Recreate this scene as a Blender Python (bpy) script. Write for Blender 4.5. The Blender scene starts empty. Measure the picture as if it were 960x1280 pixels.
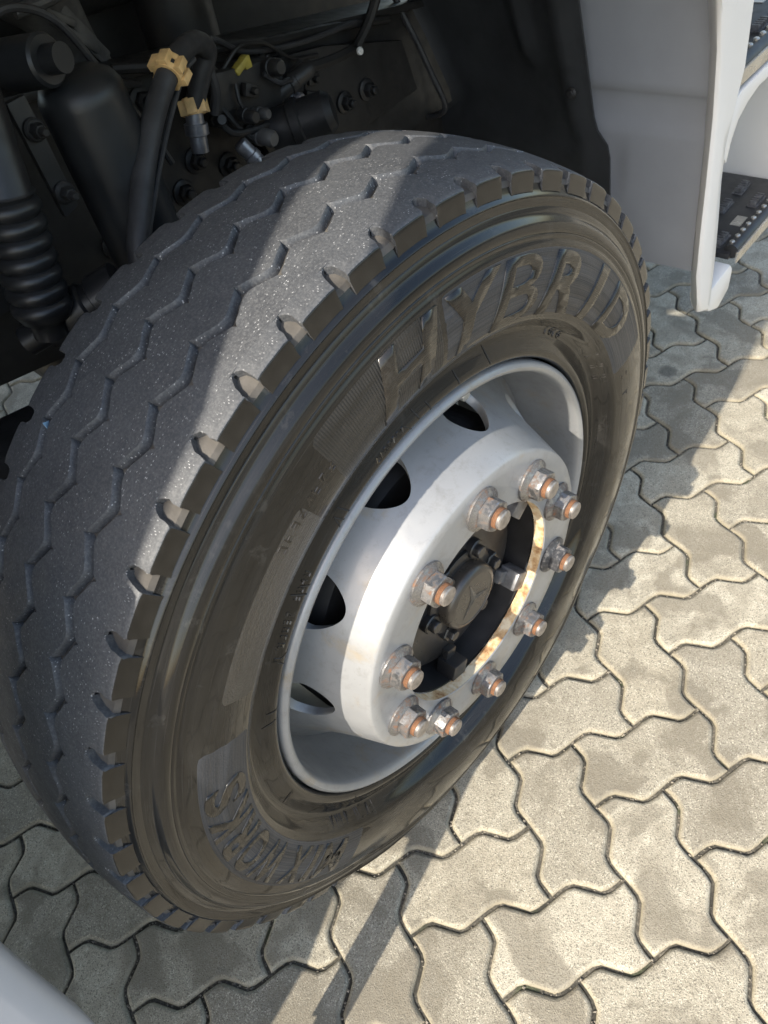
import bpy, bmesh, math, random
from mathutils import Vector, Matrix

random.seed(7)
R_ = math.radians
scene = bpy.context.scene
COL = scene.collection

# ------------------------------------------------------------------ camera
CAM_LOC = (-0.17327656, -0.55327420, 1.30675622)
CAM_RIGHT = Vector((0.96148813, -0.18970866, -0.19887486))
CAM_FWD = Vector((-0.02040202, 0.67232561, -0.73997435))
cam_d = bpy.data.cameras.new('camera')
cam = bpy.data.objects.new('camera', cam_d)
COL.objects.link(cam)
_up = -CAM_FWD.cross(CAM_RIGHT)
cam.matrix_world = Matrix((
    (CAM_RIGHT.x, _up.x, -CAM_FWD.x, CAM_LOC[0]),
    (CAM_RIGHT.y, _up.y, -CAM_FWD.y, CAM_LOC[1]),
    (CAM_RIGHT.z, _up.z, -CAM_FWD.z, CAM_LOC[2]),
    (0, 0, 0, 1)))
cam_d.sensor_fit = 'VERTICAL'
cam_d.sensor_height = 32.0
cam_d.sensor_width = 24.0
cam_d.lens = 972.27 / 1280.0 * 32.0
cam_d.clip_start = 0.01
cam_d.clip_end = 500
cam_d.dof.use_dof = True
cam_d.dof.focus_distance = 0.86
cam_d.dof.aperture_fstop = 11
scene.camera = cam

# ------------------------------------------------------------------ light
TRUCK_LOC = Vector((-0.13379098, 0.02841764, 0.0))
TRUCK_ROT = R_(90 - 52.10207)
SUN_LOCAL = Vector((-1.02, -0.13, 1.0)).normalized()      # towards the sun, truck frame
sun_dir = Matrix.Rotation(TRUCK_ROT, 3, 'Z') @ SUN_LOCAL
elev = math.asin(sun_dir.z)
azim = math.atan2(sun_dir.x, sun_dir.y)
world = bpy.data.worlds.new('World')
scene.world = world
world.use_nodes = True
wn = world.node_tree
bg = wn.nodes['Background']
sky = wn.nodes.new('ShaderNodeTexSky')
sky.sky_type = 'NISHITA'
sky.sun_disc = False
sky.sun_elevation = elev
sky.sun_rotation = azim
sky.air_density = 1.4
sky.dust_density = 2.5
sky.ozone_density = 1.0
wn.links.new(sky.outputs[0], bg.inputs[0])
bg.inputs[1].default_value = 0.15
sl = bpy.data.lights.new('sun', 'SUN')
sl.energy = 3.6
sl.angle = R_(0.53)
sl.color = (1.0, 0.925, 0.80)
sun = bpy.data.objects.new('sun', sl)
COL.objects.link(sun)
sun.rotation_euler = sun_dir.to_track_quat('Z', 'Y').to_euler()
sun.location = (-3, -2, 5)

scene.view_settings.view_transform = 'Standard'
scene.view_settings.look = 'None'
scene.view_settings.gamma = 1.0
scene.view_settings.exposure = 1.2
scene.cycles.use_denoising = True
scene.cycles.max_bounces = 8
scene.cycles.diffuse_bounces = 5
scene.cycles.glossy_bounces = 4

# ------------------------------------------------------------------ materials
MATS = {}


class NT:
    def __init__(self, name):
        m = bpy.data.materials.new(name)
        m.use_nodes = True
        self.m = m
        self.t = m.node_tree
        self.b = self.t.nodes['Principled BSDF']
        self.out = self.t.nodes['Material Output']

    def n(self, typ, **kw):
        nd = self.t.nodes.new('ShaderNode' + typ)
        for k, v in kw.items():
            setattr(nd, k, v)
        return nd

    def l(self, a, b):
        self.t.links.new(a, b)

    def coord(self, kind='Object'):
        return self.n('TexCoord').outputs[kind]

    def noise(self, vec, scale, detail=4, rough=0.55, dist=0.0):
        nd = self.n('TexNoise')
        nd.inputs['Scale'].default_value = scale
        nd.inputs['Detail'].default_value = detail
        nd.inputs['Roughness'].default_value = rough
        nd.inputs['Distortion'].default_value = dist
        self.l(vec, nd.inputs['Vector'])
        return nd.outputs[0]

    def vor(self, vec, scale, feature='F1', out=0):
        nd = self.n('TexVoronoi', feature=feature)
        nd.inputs['Scale'].default_value = scale
        self.l(vec, nd.inputs['Vector'])
        return nd.outputs[out]

    def ramp(self, fac, *stops):
        nd = self.n('ValToRGB')
        e = nd.color_ramp.elements
        while len(e) < len(stops):
            e.new(0.5)
        for el, (p, c) in zip(e, stops):
            el.position = p
            el.color = (c, c, c, 1) if isinstance(c, (int, float)) else (*c, 1)
        self.l(fac, nd.inputs[0])
        return nd.outputs[0]

    def mix(self, fac, a, b, blend='MIX'):
        nd = self.n('Mix', data_type='RGBA', blend_type=blend)
        for s, v in ((nd.inputs[0], fac), (nd.inputs[6], a), (nd.inputs[7], b)):
            if hasattr(v, 'default_value') and not isinstance(v, (int, float, tuple)):
                self.l(v, s)
            elif isinstance(v, tuple):
                s.default_value = (*v, 1) if len(v) == 3 else v
            else:
                s.default_value = v
        return nd.outputs[2]

    def math(self, op, a, b=0.0):
        nd = self.n('Math', operation=op)
        for s, v in ((nd.inputs[0], a), (nd.inputs[1], b)):
            if isinstance(v, (int, float)):
                s.default_value = v
            else:
                self.l(v, s)
        return nd.outputs[0]

    def bump(self, h, strength=0.3, dist=0.001, prev=None):
        nd = self.n('Bump')
        nd.inputs['Strength'].default_value = strength
        nd.inputs['Distance'].default_value = dist
        self.l(h, nd.inputs['Height'])
        if prev is not None:
            self.l(prev, nd.inputs['Normal'])
        return nd.outputs[0]

    def set(self, **kw):
        for k, v in kw.items():
            s = self.b.inputs[k.replace('_', ' ')]
            if isinstance(v, (int, float)):
                s.default_value = v
            elif isinstance(v, tuple):
                s.default_value = (*v, 1) if len(v) == 3 else v
            else:
                self.l(v, s)

    def done(self):
        MATS[self.m.name] = self.m
        return self.m


def simple(name, col, rough=0.5, metal=0.0, spec=0.5, var=0.25, scale=30, bump=0.15, bscale=400, coat=0.0):
    t = NT(name)
    c = t.coord()
    nz = t.noise(c, scale, 5)
    lo = tuple(x * (1 - var) for x in col)
    hi = tuple(min(1, x * (1 + var)) for x in col)
    t.set(Base_Color=t.ramp(nz, (0.3, lo), (0.7, hi)), Metallic=metal)
    t.set(Roughness=t.ramp(t.noise(c, scale * 2.3, 4), (0.3, max(0.02, rough * 0.8)), (0.7, min(1, rough * 1.2))))
    t.b.inputs['Specular IOR Level'].default_value = spec
    t.b.inputs['Coat Weight'].default_value = coat
    t.b.inputs['Coat Roughness'].default_value = 0.08
    if bump:
        t.set(Normal=t.bump(t.noise(c, bscale, 3), bump, 0.0006))
    return t.done()


# --- paving concrete: grey-tan grains, per block tone, worn rims, damp stains
OIL = (0.5404, 0.8216, 0.0)
t = NT('paver_concrete')
c = t.coord()
oi = t.n('ObjectInfo')
geo = t.n('NewGeometry')
off = t.n('VectorMath', operation='MULTIPLY_ADD')
comb = t.n('CombineXYZ')
t.l(oi.outputs['Random'], comb.inputs[0]); t.l(oi.outputs['Random'], comb.inputs[1])
t.l(comb.outputs[0], off.inputs[0]); off.inputs[1].default_value = (37, 71, 13); t.l(c, off.inputs[2])
v = off.outputs[0]
pos = geo.outputs['Position']
tone = t.ramp(oi.outputs['Random'], (0.0, (0.225, 0.204, 0.165)), (0.25, (0.315, 0.287, 0.226)), (0.55, (0.385, 0.353, 0.282)), (0.8, (0.33, 0.298, 0.232)), (1.0, (0.250, 0.230, 0.188)))
grain = t.noise(v, 800, 3, 0.7)
col = t.mix(0.6, tone, t.ramp(grain, (0.32, 0.26), (0.5, 0.50), (0.7, 0.80)), 'OVERLAY')
spk = t.vor(v, 620, 'F1', 1)
spkv = t.n('SeparateColor'); t.l(spk, spkv.inputs[0])
col = t.mix(t.ramp(spkv.outputs[0], (0.80, 0.0), (0.84, 0.6)), col, (0.085, 0.075, 0.06))
col = t.mix(t.ramp(spkv.outputs[1], (0.88, 0.0), (0.92, 0.55)), col, (0.58, 0.54, 0.44))
st = t.noise(pos, 7.5, 4, 0.55, 0.5)
col = t.mix(t.ramp(st, (0.50, 0.0), (0.56, 0.6)), col, (0.150, 0.132, 0.102))
st2 = t.noise(v, 26, 5, 0.6)
col = t.mix(t.ramp(st2, (0.36, 0.35), (0.55, 0.0)), col, (0.17, 0.148, 0.11))
st3 = t.noise(v, 9, 2, 0.5)
col = t.mix(t.ramp(st3, (0.56, 0.0), (0.59, 0.30)), col, (0.17, 0.150, 0.115))
vm = t.n('VectorMath', operation='DISTANCE'); t.l(pos, vm.inputs[0]); vm.inputs[1].default_value = OIL
col = t.mix(t.ramp(t.math('ADD', vm.outputs['Value'], t.math('MULTIPLY', t.noise(pos, 60, 3), 0.012)), (0.022, 0.65), (0.030, 0.0)), col, (0.05, 0.047, 0.042))
# worn, paler arris of each block
sz = t.n('SeparateXYZ'); t.l(c, sz.inputs[0])
ed = t.n('MapRange'); t.l(sz.outputs[2], ed.inputs[0]); ed.inputs[1].default_value = -0.0042; ed.inputs[2].default_value = -0.0004; ed.inputs[3].default_value = 0.45; ed.inputs[4].default_value = 0.0
col = t.mix(ed.outputs[0], col, (0.40, 0.350, 0.245))
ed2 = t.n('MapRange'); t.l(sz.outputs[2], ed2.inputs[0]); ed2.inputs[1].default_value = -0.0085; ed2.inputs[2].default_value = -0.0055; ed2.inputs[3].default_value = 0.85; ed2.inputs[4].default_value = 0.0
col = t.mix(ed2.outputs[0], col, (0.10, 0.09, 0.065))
t.set(Base_Color=col, Roughness=0.9)
t.b.inputs['Specular IOR Level'].default_value = 0.25
b1 = t.bump(t.noise(v, 620, 3, 0.75), 0.75, 0.0014)
b2 = t.bump(t.vor(v, 420), 0.5, 0.0012, b1)
b3 = t.bump(t.noise(v, 55, 5), 0.35, 0.003, b2)
t.set(Normal=b3)
t.done()

# --- sand, grit and dirt between the blocks
t = NT('joint_sand')
c = t.coord()
g = t.noise(c, 260, 4, 0.7)
col = t.ramp(g, (0.3, (0.035, 0.032, 0.026)), (0.55, (0.11, 0.10, 0.08)), (0.75, (0.30, 0.27, 0.22)))
col = t.mix(t.ramp(t.noise(c, 9, 3), (0.45, 0.0), (0.6, 0.75)), col, (0.022, 0.022, 0.018))
col = t.mix(t.ramp(t.noise(c, 17, 2), (0.62, 0.0), (0.70, 0.45)), col, (0.05, 0.07, 0.025))
t.set(Base_Color=col, Roughness=0.95)
t.set(Normal=t.bump(g, 0.8, 0.003))
t.done()

simple('grit_stone', (0.23, 0.205, 0.165), 0.9, var=0.7, scale=330, bump=0)

# --- dusty worn tread rubber
t = NT('tread_rubber')
c = t.coord()
n1 = t.noise(c, 14, 5, 0.6)
col = t.ramp(n1, (0.3, (0.044, 0.046, 0.051)), (0.7, (0.064, 0.067, 0.073)))
scr = t.n('Mapping'); scr.inputs['Scale'].default_value = (1.0, 2.6, 1.0); t.l(c, scr.inputs[0])
sp = t.noise(scr.outputs[0], 300, 3, 0.75)
msk = t.ramp(t.noise(c, 22, 4), (0.40, 0.25), (0.66, 1.0))
vf = t.n('TexVoronoi'); vf.inputs['Scale'].default_value = 330; t.l(scr.outputs[0], vf.inputs['Vector'])
vs_ = t.n('SeparateColor'); t.l(vf.outputs[1], vs_.inputs[0])
flk = t.math('MULTIPLY', t.ramp(vf.outputs[0], (0.18, 1.0), (0.30, 0.0)), t.ramp(vs_.outputs[0], (0.80, 0.0), (0.86, 1.0)))
fl = t.math('MULTIPLY', t.math('MAXIMUM', t.ramp(sp, (0.66, 0.0), (0.72, 0.6)), flk), msk)
col = t.mix(fl, col, (0.62, 0.62, 0.62))
du = t.noise(c, 420, 4, 0.75)
col = t.mix(t.ramp(du, (0.44, 0.0), (0.74, 0.45)), col, (0.20, 0.20, 0.20))
t.set(Base_Color=col, Roughness=t.ramp(t.noise(c, 60, 4), (0.3, 0.50), (0.7, 0.72)))
t.b.inputs['Specular IOR Level'].default_value = 0.55
t.set(Normal=t.bump(sp, 0.35, 0.0008, t.bump(t.noise(c, 900, 2), 0.25, 0.0006)))
t.done()

# --- groove floor: dusty brown rubber
simple('groove_rubber', (0.085, 0.078, 0.070), 0.8, spec=0.3, var=0.35, scale=40, bump=0.3)


def gloss(name, base, rough, ribs=0, spec=0.9, grain=0.0, streak=0.14, coat=0.0, wave=0.13):
    t = NT(name)
    c = t.coord()
    uv = t.n('UVMap'); uv.uv_map = 'polar'
    mp = t.n('Mapping'); mp.inputs['Scale'].default_value = (5.0, 700.0, 1.0)
    t.l(uv.outputs[0], mp.inputs[0])
    brush = t.noise(mp.outputs[0], 1.0, 4, 0.65)
    mp2 = t.n('Mapping'); mp2.inputs['Scale'].default_value = (9.0, 45.0, 1.0)
    t.l(uv.outputs[0], mp2.inputs[0])
    wet = t.noise(mp2.outputs[0], 1.0, 5, 0.6, 0.5)
    lo = tuple(x * 0.6 for x in base); hi = tuple(x * 1.6 for x in base)
    col = t.ramp(wet, (0.35, lo), (0.7, hi))
    scuff = t.noise(c, 28, 6, 0.72, 0.3)
    col = t.mix(t.ramp(scuff, (0.56, 0.0), (0.74, 0.6)), col, (0.055, 0.053, 0.050))
    mp3 = t.n('Mapping'); mp3.inputs['Scale'].default_value = (16.0, 1500.0, 1.0)
    mp3.inputs['Rotation'].default_value = (0, 0, 0.004)
    t.l(uv.outputs[0], mp3.inputs[0])
    scr = t.noise(mp3.outputs[0], 1.0, 2, 0.5)
    col = t.mix(t.ramp(scr, (0.66, 0.0), (0.74, 0.35)), col, (0.11, 0.105, 0.10))
    t.set(Base_Color=col)
    patch = t.ramp(t.noise(c, 7, 4, 0.6, 0.4), (0.45, 0.0), (0.65, 1.0))
    rr = t.ramp(brush, (0.30, rough * 0.6), (0.50, rough), (0.72, rough * 2.2))
    rr = t.mix(patch, rr, t.mix(0.5, rr, (0.42, 0.42, 0.42)))
    t.set(Roughness=rr)
    t.b.inputs['Specular IOR Level'].default_value = spec
    t.b.inputs['Coat Weight'].default_value = coat
    t.b.inputs['Coat Roughness'].default_value = 0.05
    nrm = t.bump(brush, streak, 0.0008)
    nrm = t.bump(t.noise(c, 26, 3), wave, 0.003, nrm)
    if grain:
        nrm = t.bump(t.noise(c, 520, 2, 0.6), grain, 0.0016, nrm)
    if ribs:
        sp_ = t.n('SeparateXYZ'); t.l(uv.outputs[0], sp_.inputs[0])
        w = t.math('SINE', t.math('MULTIPLY', sp_.outputs[0], ribs))
        nrm = t.bump(w, 0.45, 0.0006, nrm)
    t.set(Normal=nrm)
    return t.done()


gloss('sidewall_rubber', (0.0100, 0.0098, 0.0096), 0.15, spec=0.20, coat=0.45)
gloss('letter_rubber', (0.014, 0.0125, 0.011), 0.19, spec=0.30, coat=0.38, wave=0.04, streak=0.07)
gloss('ribbed_rubber', (0.018, 0.0178, 0.018), 0.36, ribs=5600, spec=0.5)
gloss('pebbled_rubber', (0.024, 0.022, 0.020), 0.26, spec=0.9, grain=0.9)
gloss('dry_rubber', (0.034, 0.036, 0.041), 0.50, spec=0.5, grain=0.35, streak=0.02)

# --- silver wheel paint with rust runs and scuffs
t = NT('wheel_paint')
c = t.coord()
n1 = t.noise(c, 9, 4)
col = t.ramp(n1, (0.3, (0.245, 0.25, 0.255)), (0.7, (0.305, 0.308, 0.313)))
rs = t.noise(c, 16, 6, 0.7, 0.4)
col = t.mix(t.ramp(rs, (0.56, 0.0), (0.72, 0.5)), col, (0.30, 0.225, 0.12))
fl = t.noise(c, 190, 3, 0.8)
col = t.mix(t.ramp(fl, (0.66, 0.0), (0.74, 0.5)), col, (0.17, 0.145, 0.11))
gr_ = t.noise(c, 55, 6, 0.75, 0.2)
col = t.mix(t.ramp(gr_, (0.52, 0.0), (0.72, 0.35)), col, (0.13, 0.12, 0.10))
t.set(Base_Color=col, Metallic=0.2, Roughness=t.ramp(t.noise(c, 40, 5), (0.3, 0.28), (0.7, 0.50)))
t.b.inputs['Coat Weight'].default_value = 0.35
t.b.inputs['Coat Roughness'].default_value = 0.12
t.set(Normal=t.bump(t.noise(c, 70, 3), 0.12, 0.001, t.bump(fl, 0.10, 0.0008)))
t.done()

# --- rusty machined bore
t = NT('bore_rust')
c = t.coord()
n1 = t.noise(c, 38, 6, 0.7)
col = t.ramp(n1, (0.33, (0.20, 0.085, 0.03)), (0.44, (0.46, 0.30, 0.15)), (0.58, (0.62, 0.53, 0.38)))
t.set(Base_Color=col, Roughness=0.7, Normal=t.bump(n1, 0.4, 0.001))
t.done()

# --- plated nuts with rust bloom
t = NT('nut_metal')
c = t.coord()
oi = t.n('ObjectInfo')
off = t.n('VectorMath', operation='MULTIPLY_ADD')
comb = t.n('CombineXYZ')
t.l(oi.outputs['Random'], comb.inputs[0]); t.l(oi.outputs['Random'], comb.inputs[2])
t.l(comb.outputs[0], off.inputs[0]); off.inputs[1].default_value = (3, 7, 5); t.l(c, off.inputs[2])
v = off.outputs[0]
n1 = t.noise(v, 95, 6, 0.72)
col = t.ramp(n1, (0.40, (0.34, 0.34, 0.345)), (0.54, (0.16, 0.150, 0.145)), (0.62, (0.13, 0.085, 0.062)), (0.72, (0.24, 0.105, 0.05)))
met = t.ramp(n1, (0.48, 0.9), (0.62, 0.1))
t.set(Base_Color=col, Metallic=met, Roughness=t.ramp(n1, (0.4, 0.28), (0.58, 0.75)))
t.set(Normal=t.bump(n1, 0.4, 0.0012))
t.done()
t = NT('nut_metal_dark')
c = t.coord()
n1 = t.noise(c, 85, 6, 0.72)
col = t.ramp(n1, (0.40, (0.035, 0.037, 0.042)), (0.53, (0.07, 0.07, 0.075)), (0.62, (0.24, 0.23, 0.22)), (0.75, (0.30, 0.14, 0.06)))
t.set(Base_Color=col, Metallic=0.3, Roughness=0.42, Normal=t.bump(n1, 0.4, 0.001))
t.done()
simple('thread_rust', (0.165, 0.078, 0.038), 0.85, var=0.35, scale=130, bump=0.5, bscale=600)
simple('stud_steel', (0.34, 0.31, 0.29), 0.40, metal=0.75, var=0.3, scale=160)
simple('hub_black', (0.020, 0.019, 0.019), 0.34, var=0.35, spec=0.6, scale=25)
simple('cap_brown', (0.045, 0.038, 0.031), 0.30, var=0.2, spec=0.8, scale=18)
simple('emblem_metal', (0.085, 0.083, 0.08), 0.25, metal=0.4, var=0.2)
simple('tab_steel', (0.16, 0.16, 0.165), 0.42, metal=0.5, var=0.5, scale=70)
simple('drum_black', (0.012, 0.012, 0.013), 0.6, var=0.3)
simple('valve_metal', (0.60, 0.60, 0.58), 0.35, metal=0.6)

# --- cab paint
t = NT('cab_paint')
c = t.coord()
col = t.ramp(t.noise(c, 5, 3), (0.3, (0.66, 0.655, 0.645)), (0.7, (0.71, 0.705, 0.695)))
col = t.mix(t.ramp(t.noise(c, 55, 6, 0.75), (0.60, 0.0), (0.8, 0.25)), col, (0.42, 0.38, 0.32))
t.set(Base_Color=col, Roughness=0.32)
t.b.inputs['Coat Weight'].default_value = 0.5
t.b.inputs['Coat Roughness'].default_value = 0.08
t.set(Normal=t.bump(t.noise(c, 12, 2), 0.06, 0.004))
t.done()
simple('panel_shaded', (0.27, 0.285, 0.315), 0.40, var=0.08, scale=8, spec=0.5, bump=0.05)  # cab paint made darker and bluer, shade put into the colour
simple('lip_shaded', (0.36, 0.375, 0.41), 0.35, var=0.05, scale=8, spec=0.5, bump=0.03)  # greyed copy of the cab paint, with shade and sky tint mixed in
simple('liner_plastic', (0.030, 0.032, 0.035), 0.5, var=0.25, scale=16, bump=0.25, bscale=700)
simple('chassis_black', (0.018, 0.0175, 0.0175), 0.50, var=0.4, scale=20, bump=0.2)
simple('chassis_brown', (0.020, 0.0185, 0.017), 0.6, var=0.4, scale=24, bump=0.2)
simple('damper_black', (0.015, 0.0165, 0.0185), 0.42, var=0.25, scale=14, bump=0.12)
simple('boot_rubber', (0.014, 0.014, 0.015), 0.38, var=0.2, scale=20, bump=0.1)
simple('hose_rubber', (0.032, 0.032, 0.034), 0.55, var=0.3, scale=35, bump=0.25)
simple('cast_metal', (0.10, 0.098, 0.095), 0.55, metal=0.3, var=0.35, scale=35, bump=0.3)
simple('cream_plastic', (0.70, 0.46, 0.20), 0.5, var=0.25, scale=60)
simple('yellow_plastic', (0.36, 0.29, 0.05), 0.5, var=0.3, scale=50)
simple('fitting_metal', (0.30, 0.30, 0.32), 0.35, metal=0.7, var=0.4, scale=60)
simple('step_black', (0.025, 0.026, 0.028), 0.38, var=0.3, scale=30, bump=0.2)
simple('tooth_glint', (0.10, 0.102, 0.108), 0.32, metal=0.3, var=0.6, scale=90)  # paler than the step plate, standing in for highlights on the teeth
simple('step_metal', (0.50, 0.49, 0.46), 0.30, metal=0.8, var=0.2)
simple('mark_ink', (0.015, 0.015, 0.016), 0.7, var=0.1)
simple('tape_white', (0.75, 0.74, 0.70), 0.6, var=0.1)
simple('shard_blue', (0.35, 0.55, 0.75), 0.15, var=0.2)


# ------------------------------------------------------------------ helpers
def link(name, me, mat, parent=None, mw=None, smooth=None):
    o = bpy.data.objects.new(name, me)
    COL.objects.link(o)
    if mat and not me.materials:
        me.materials.append(MATS[mat])
    if parent is not None:
        o.parent = parent
    if mw is not None:
        o.matrix_local = mw
    return o


def mesh(name, verts, faces, smooth=True, angle=35):
    me = bpy.data.meshes.new(name)
    me.from_pydata([tuple(v) for v in verts], [], faces)
    me.validate()
    bm = bmesh.new(); bm.from_mesh(me)
    bmesh.ops.recalc_face_normals(bm, faces=bm.faces)
    if smooth:
        lim = R_(angle)
        for f in bm.faces:
            f.smooth = True
        for e in bm.edges:
            if len(e.link_faces) == 2 and e.calc_face_angle(0) > lim:
                e.smooth = False
    bm.to_mesh(me); bm.free()
    return me


class MB:
    """collects shapes into one mesh"""
    def __init__(self):
        self.v = []; self.f = []

    def add(self, vs, fs):
        n = len(self.v)
        self.v += [Vector(x) for x in vs]
        self.f += [tuple(i + n for i in q) for q in fs]
        return self

    def box(self, c, s, rot=None, bev=0.0):
        bm = bmesh.new()
        bmesh.ops.create_cube(bm, size=1)
        for v in bm.verts:
            v.co = Vector((v.co.x * s[0], v.co.y * s[1], v.co.z * s[2]))
        if bev:
            bmesh.ops.bevel(bm, geom=list(bm.edges), offset=bev, segments=2, affect='EDGES', profile=0.6)
        M = (rot or Matrix.Identity(3))
        bm.verts.ensure_lookup_table()
        self.add([M @ v.co + Vector(c) for v in bm.verts], [[v.index for v in f.verts] for f in bm.faces])
        bm.free()
        return self

    def lathe(self, prof, origin, axis, n=32, closed=False, caps=True):
        """prof: list of (radius, distance along axis)"""
        ax = Vector(axis).normalized()
        s = ax.orthogonal().normalized(); q = ax.cross(s)
        o = Vector(origin)
        vs = []
        for k in range(n):
            t_ = 2 * math.pi * k / n
            d = s * math.cos(t_) + q * math.sin(t_)
            for r, y in prof:
                vs.append(o + ax * y + d * r)
        m = len(prof); fs = []
        for k in range(n):
            for i in range(m - 1):
                a_, b_ = k * m + i, k * m + i + 1
                c_, d_ = ((k + 1) % n) * m + i + 1, ((k + 1) % n) * m + i
                fs.append((a_, d_, c_, b_))
            if closed:
                fs.append((k * m + m - 1, ((k + 1) % n) * m + m - 1, ((k + 1) % n) * m, k * m))
        if caps and not closed:
            fs.append(tuple(k * m for k in range(n)))
            fs.append(tuple(k * m + m - 1 for k in reversed(range(n))))
        return self.add(vs, fs)

    def cyl(self, p0, p1, r, n=20, bev=0.0, r1=None):
        p0 = Vector(p0); p1 = Vector(p1); L = (p1 - p0).length
        r1 = r if r1 is None else r1
        if bev:
            prof = [(r - bev, 0), (r, bev), (r1, L - bev), (r1 - bev, L)]
        else:
            prof = [(r, 0), (r1, L)]
        return self.lathe(prof, p0, p1 - p0, n)

    def tube(self, pts, r, n=12, steps=8):
        P = [Vector(p) for p in pts]
        Q = [P[0] * 2 - P[1]] + P + [P[-1] * 2 - P[-2]]
        path = []
        for i in range(1, len(Q) - 2):
            for k in range(steps):
                t_ = k / steps
                a, b, c_, d = Q[i - 1], Q[i], Q[i + 1], Q[i + 2]
                path.append(0.5 * ((2 * b) + (c_ - a) * t_ + (2 * a - 5 * b + 4 * c_ - d) * t_ ** 2 + (-a + 3 * b - 3 * c_ + d) * t_ ** 3))
        path.append(P[-1])
        vs = []; fs = []
        prev = None
        for i, p in enumerate(path):
            tg = (path[min(i + 1, len(path) - 1)] - path[max(i - 1, 0)]).normalized()
            s = tg.orthogonal().normalized() if prev is None else (prev - tg * prev.dot(tg)).normalized()
            prev = s
            q = tg.cross(s)
            rr = r(i / (len(path) - 1)) if callable(r) else r
            for k in range(n):
                t_ = 2 * math.pi * k / n
                vs.append(p + (s * math.cos(t_) + q * math.sin(t_)) * rr)
        for i in range(len(path) - 1):
            for k in range(n):
                fs.append((i * n + k, i * n + (k + 1) % n, (i + 1) * n + (k + 1) % n, (i + 1) * n + k))
        fs.append(tuple(reversed(range(n))))
        fs.append(tuple((len(path) - 1) * n + k for k in range(n)))
        return self.add(vs, fs)

    def prism(self, poly, d, bev=0.0):
        """poly: planar loop of 3D points, extruded by vector d"""
        n = len(poly); d = Vector(d)
        if not bev:
            vs = [Vector(p) for p in poly] + [Vector(p) + d for p in poly]
            fs = [tuple(range(n)), tuple(reversed(range(n, 2 * n)))]
            fs += [(i, (i + 1) % n, n + (i + 1) % n, n + i) for i in range(n)]
            return self.add(vs, fs)
        bm = bmesh.new()
        lo = [bm.verts.new(Vector(p)) for p in poly]
        hi = [bm.verts.new(Vector(p) + d) for p in poly]
        bm.faces.new(lo); bm.faces.new(list(reversed(hi)))
        for i in range(n):
            bm.faces.new((lo[i], lo[(i + 1) % n], hi[(i + 1) % n], hi[i]))
        bmesh.ops.recalc_face_normals(bm, faces=bm.faces)
        ed = [e for e in bm.edges if len(e.link_faces) == 2 and e.calc_face_angle(0) > R_(25)]
        bmesh.ops.bevel(bm, geom=ed, offset=bev, segments=2, affect='EDGES', profile=0.6)
        bm.verts.index_update()
        bm.verts.ensure_lookup_table()
        self.add([v.co.copy() for v in bm.verts], [[v.index for v in f.verts] for f in bm.faces])
        bm.free()
        return self

    def sheet(self, rows, thick):
        """rows: grid of points; given thickness by vector"""
        m = len(rows); n = len(rows[0]); th = Vector(thick)
        A = [Vector(p) for r in rows for p in r]
        vs = A + [p + th for p in A]
        N = m * n; fs = []
        for i in range(m - 1):
            for j in range(n - 1):
                q = (i * n + j, i * n + j + 1, (i + 1) * n + j + 1, (i + 1) * n + j)
                fs.append(q); fs.append(tuple(k + N for k in reversed(q)))
        loop = [j for j in range(n)] + [i * n + n - 1 for i in range(1, m)] + [(m - 1) * n + j for j in range(n - 2, -1, -1)] + [i * n for i in range(m - 2, 0, -1)]
        for a_, b_ in zip(loop, loop[1:] + loop[:1]):
            fs.append((a_, b_, b_ + N, a_ + N))
        return self.add(vs, fs)

    def build(self, name, mat, parent=None, mw=None, angle=35):
        return link(name, mesh(name, self.v, self.f, True, angle), mat, parent, mw)


def lerp(a, b, t_):
    return a + (b - a) * t_


def interp(tab, x):
    """tab sorted by first column"""
    if x <= tab[0][0]:
        return tab[0][1]
    for (x0, y0), (x1, y1) in zip(tab, tab[1:]):
        if x <= x1:
            return lerp(y0, y1, (x - x0) / (x1 - x0))
    return tab[-1][1]


# ------------------------------------------------------------------ pavement
S = 0.1125
PROF = [(0.0, 0.0), (0.12, 0.050), (0.24, 0.092), (0.335, 0.092), (0.50, 0.0), (0.665, -0.092), (0.76, -0.092), (0.88, -0.050)]


def paver_outline():
    pts = []

    def edge(a, b, nrm, flip):
        for t_, p in PROF:
            if flip:
                t2, p2 = t_, interp(PROF + [(1, 0)], 1 - t_)
            else:
                t2, p2 = t_, p
            x = lerp(a[0], b[0], t2) + nrm[0] * p2
            y = lerp(a[1], b[1], t2) + nrm[1] * p2
            pts.append(Vector((x * S, y * S)))
    edge((0, 0), (1, 0), (0, 1), False)
    edge((1, 0), (2, 0), (0, 1), False)
    edge((2, 0), (2, 1), (-1, 0), False)
    edge((2, 1), (1, 1), (0, 1), True)
    edge((1, 1), (0, 1), (0, 1), True)
    edge((0, 1), (0, 0), (-1, 0), True)
    return pts


def inset(pts, d):
    n = len(pts); out = []
    for i in range(n):
        p0, p1, p2 = pts[i - 1], pts[i], pts[(i + 1) % n]
        e0 = (p1 - p0).normalized(); e1 = (p2 - p1).normalized()
        n0 = Vector((-e0.y, e0.x)); n1 = Vector((-e1.y, e1.x))
        m_ = n0 + n1
        m_ = m_ / max(0.5, m_.length_squared / 2)
        out.append(p1 + m_ * d)
    return out


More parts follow.
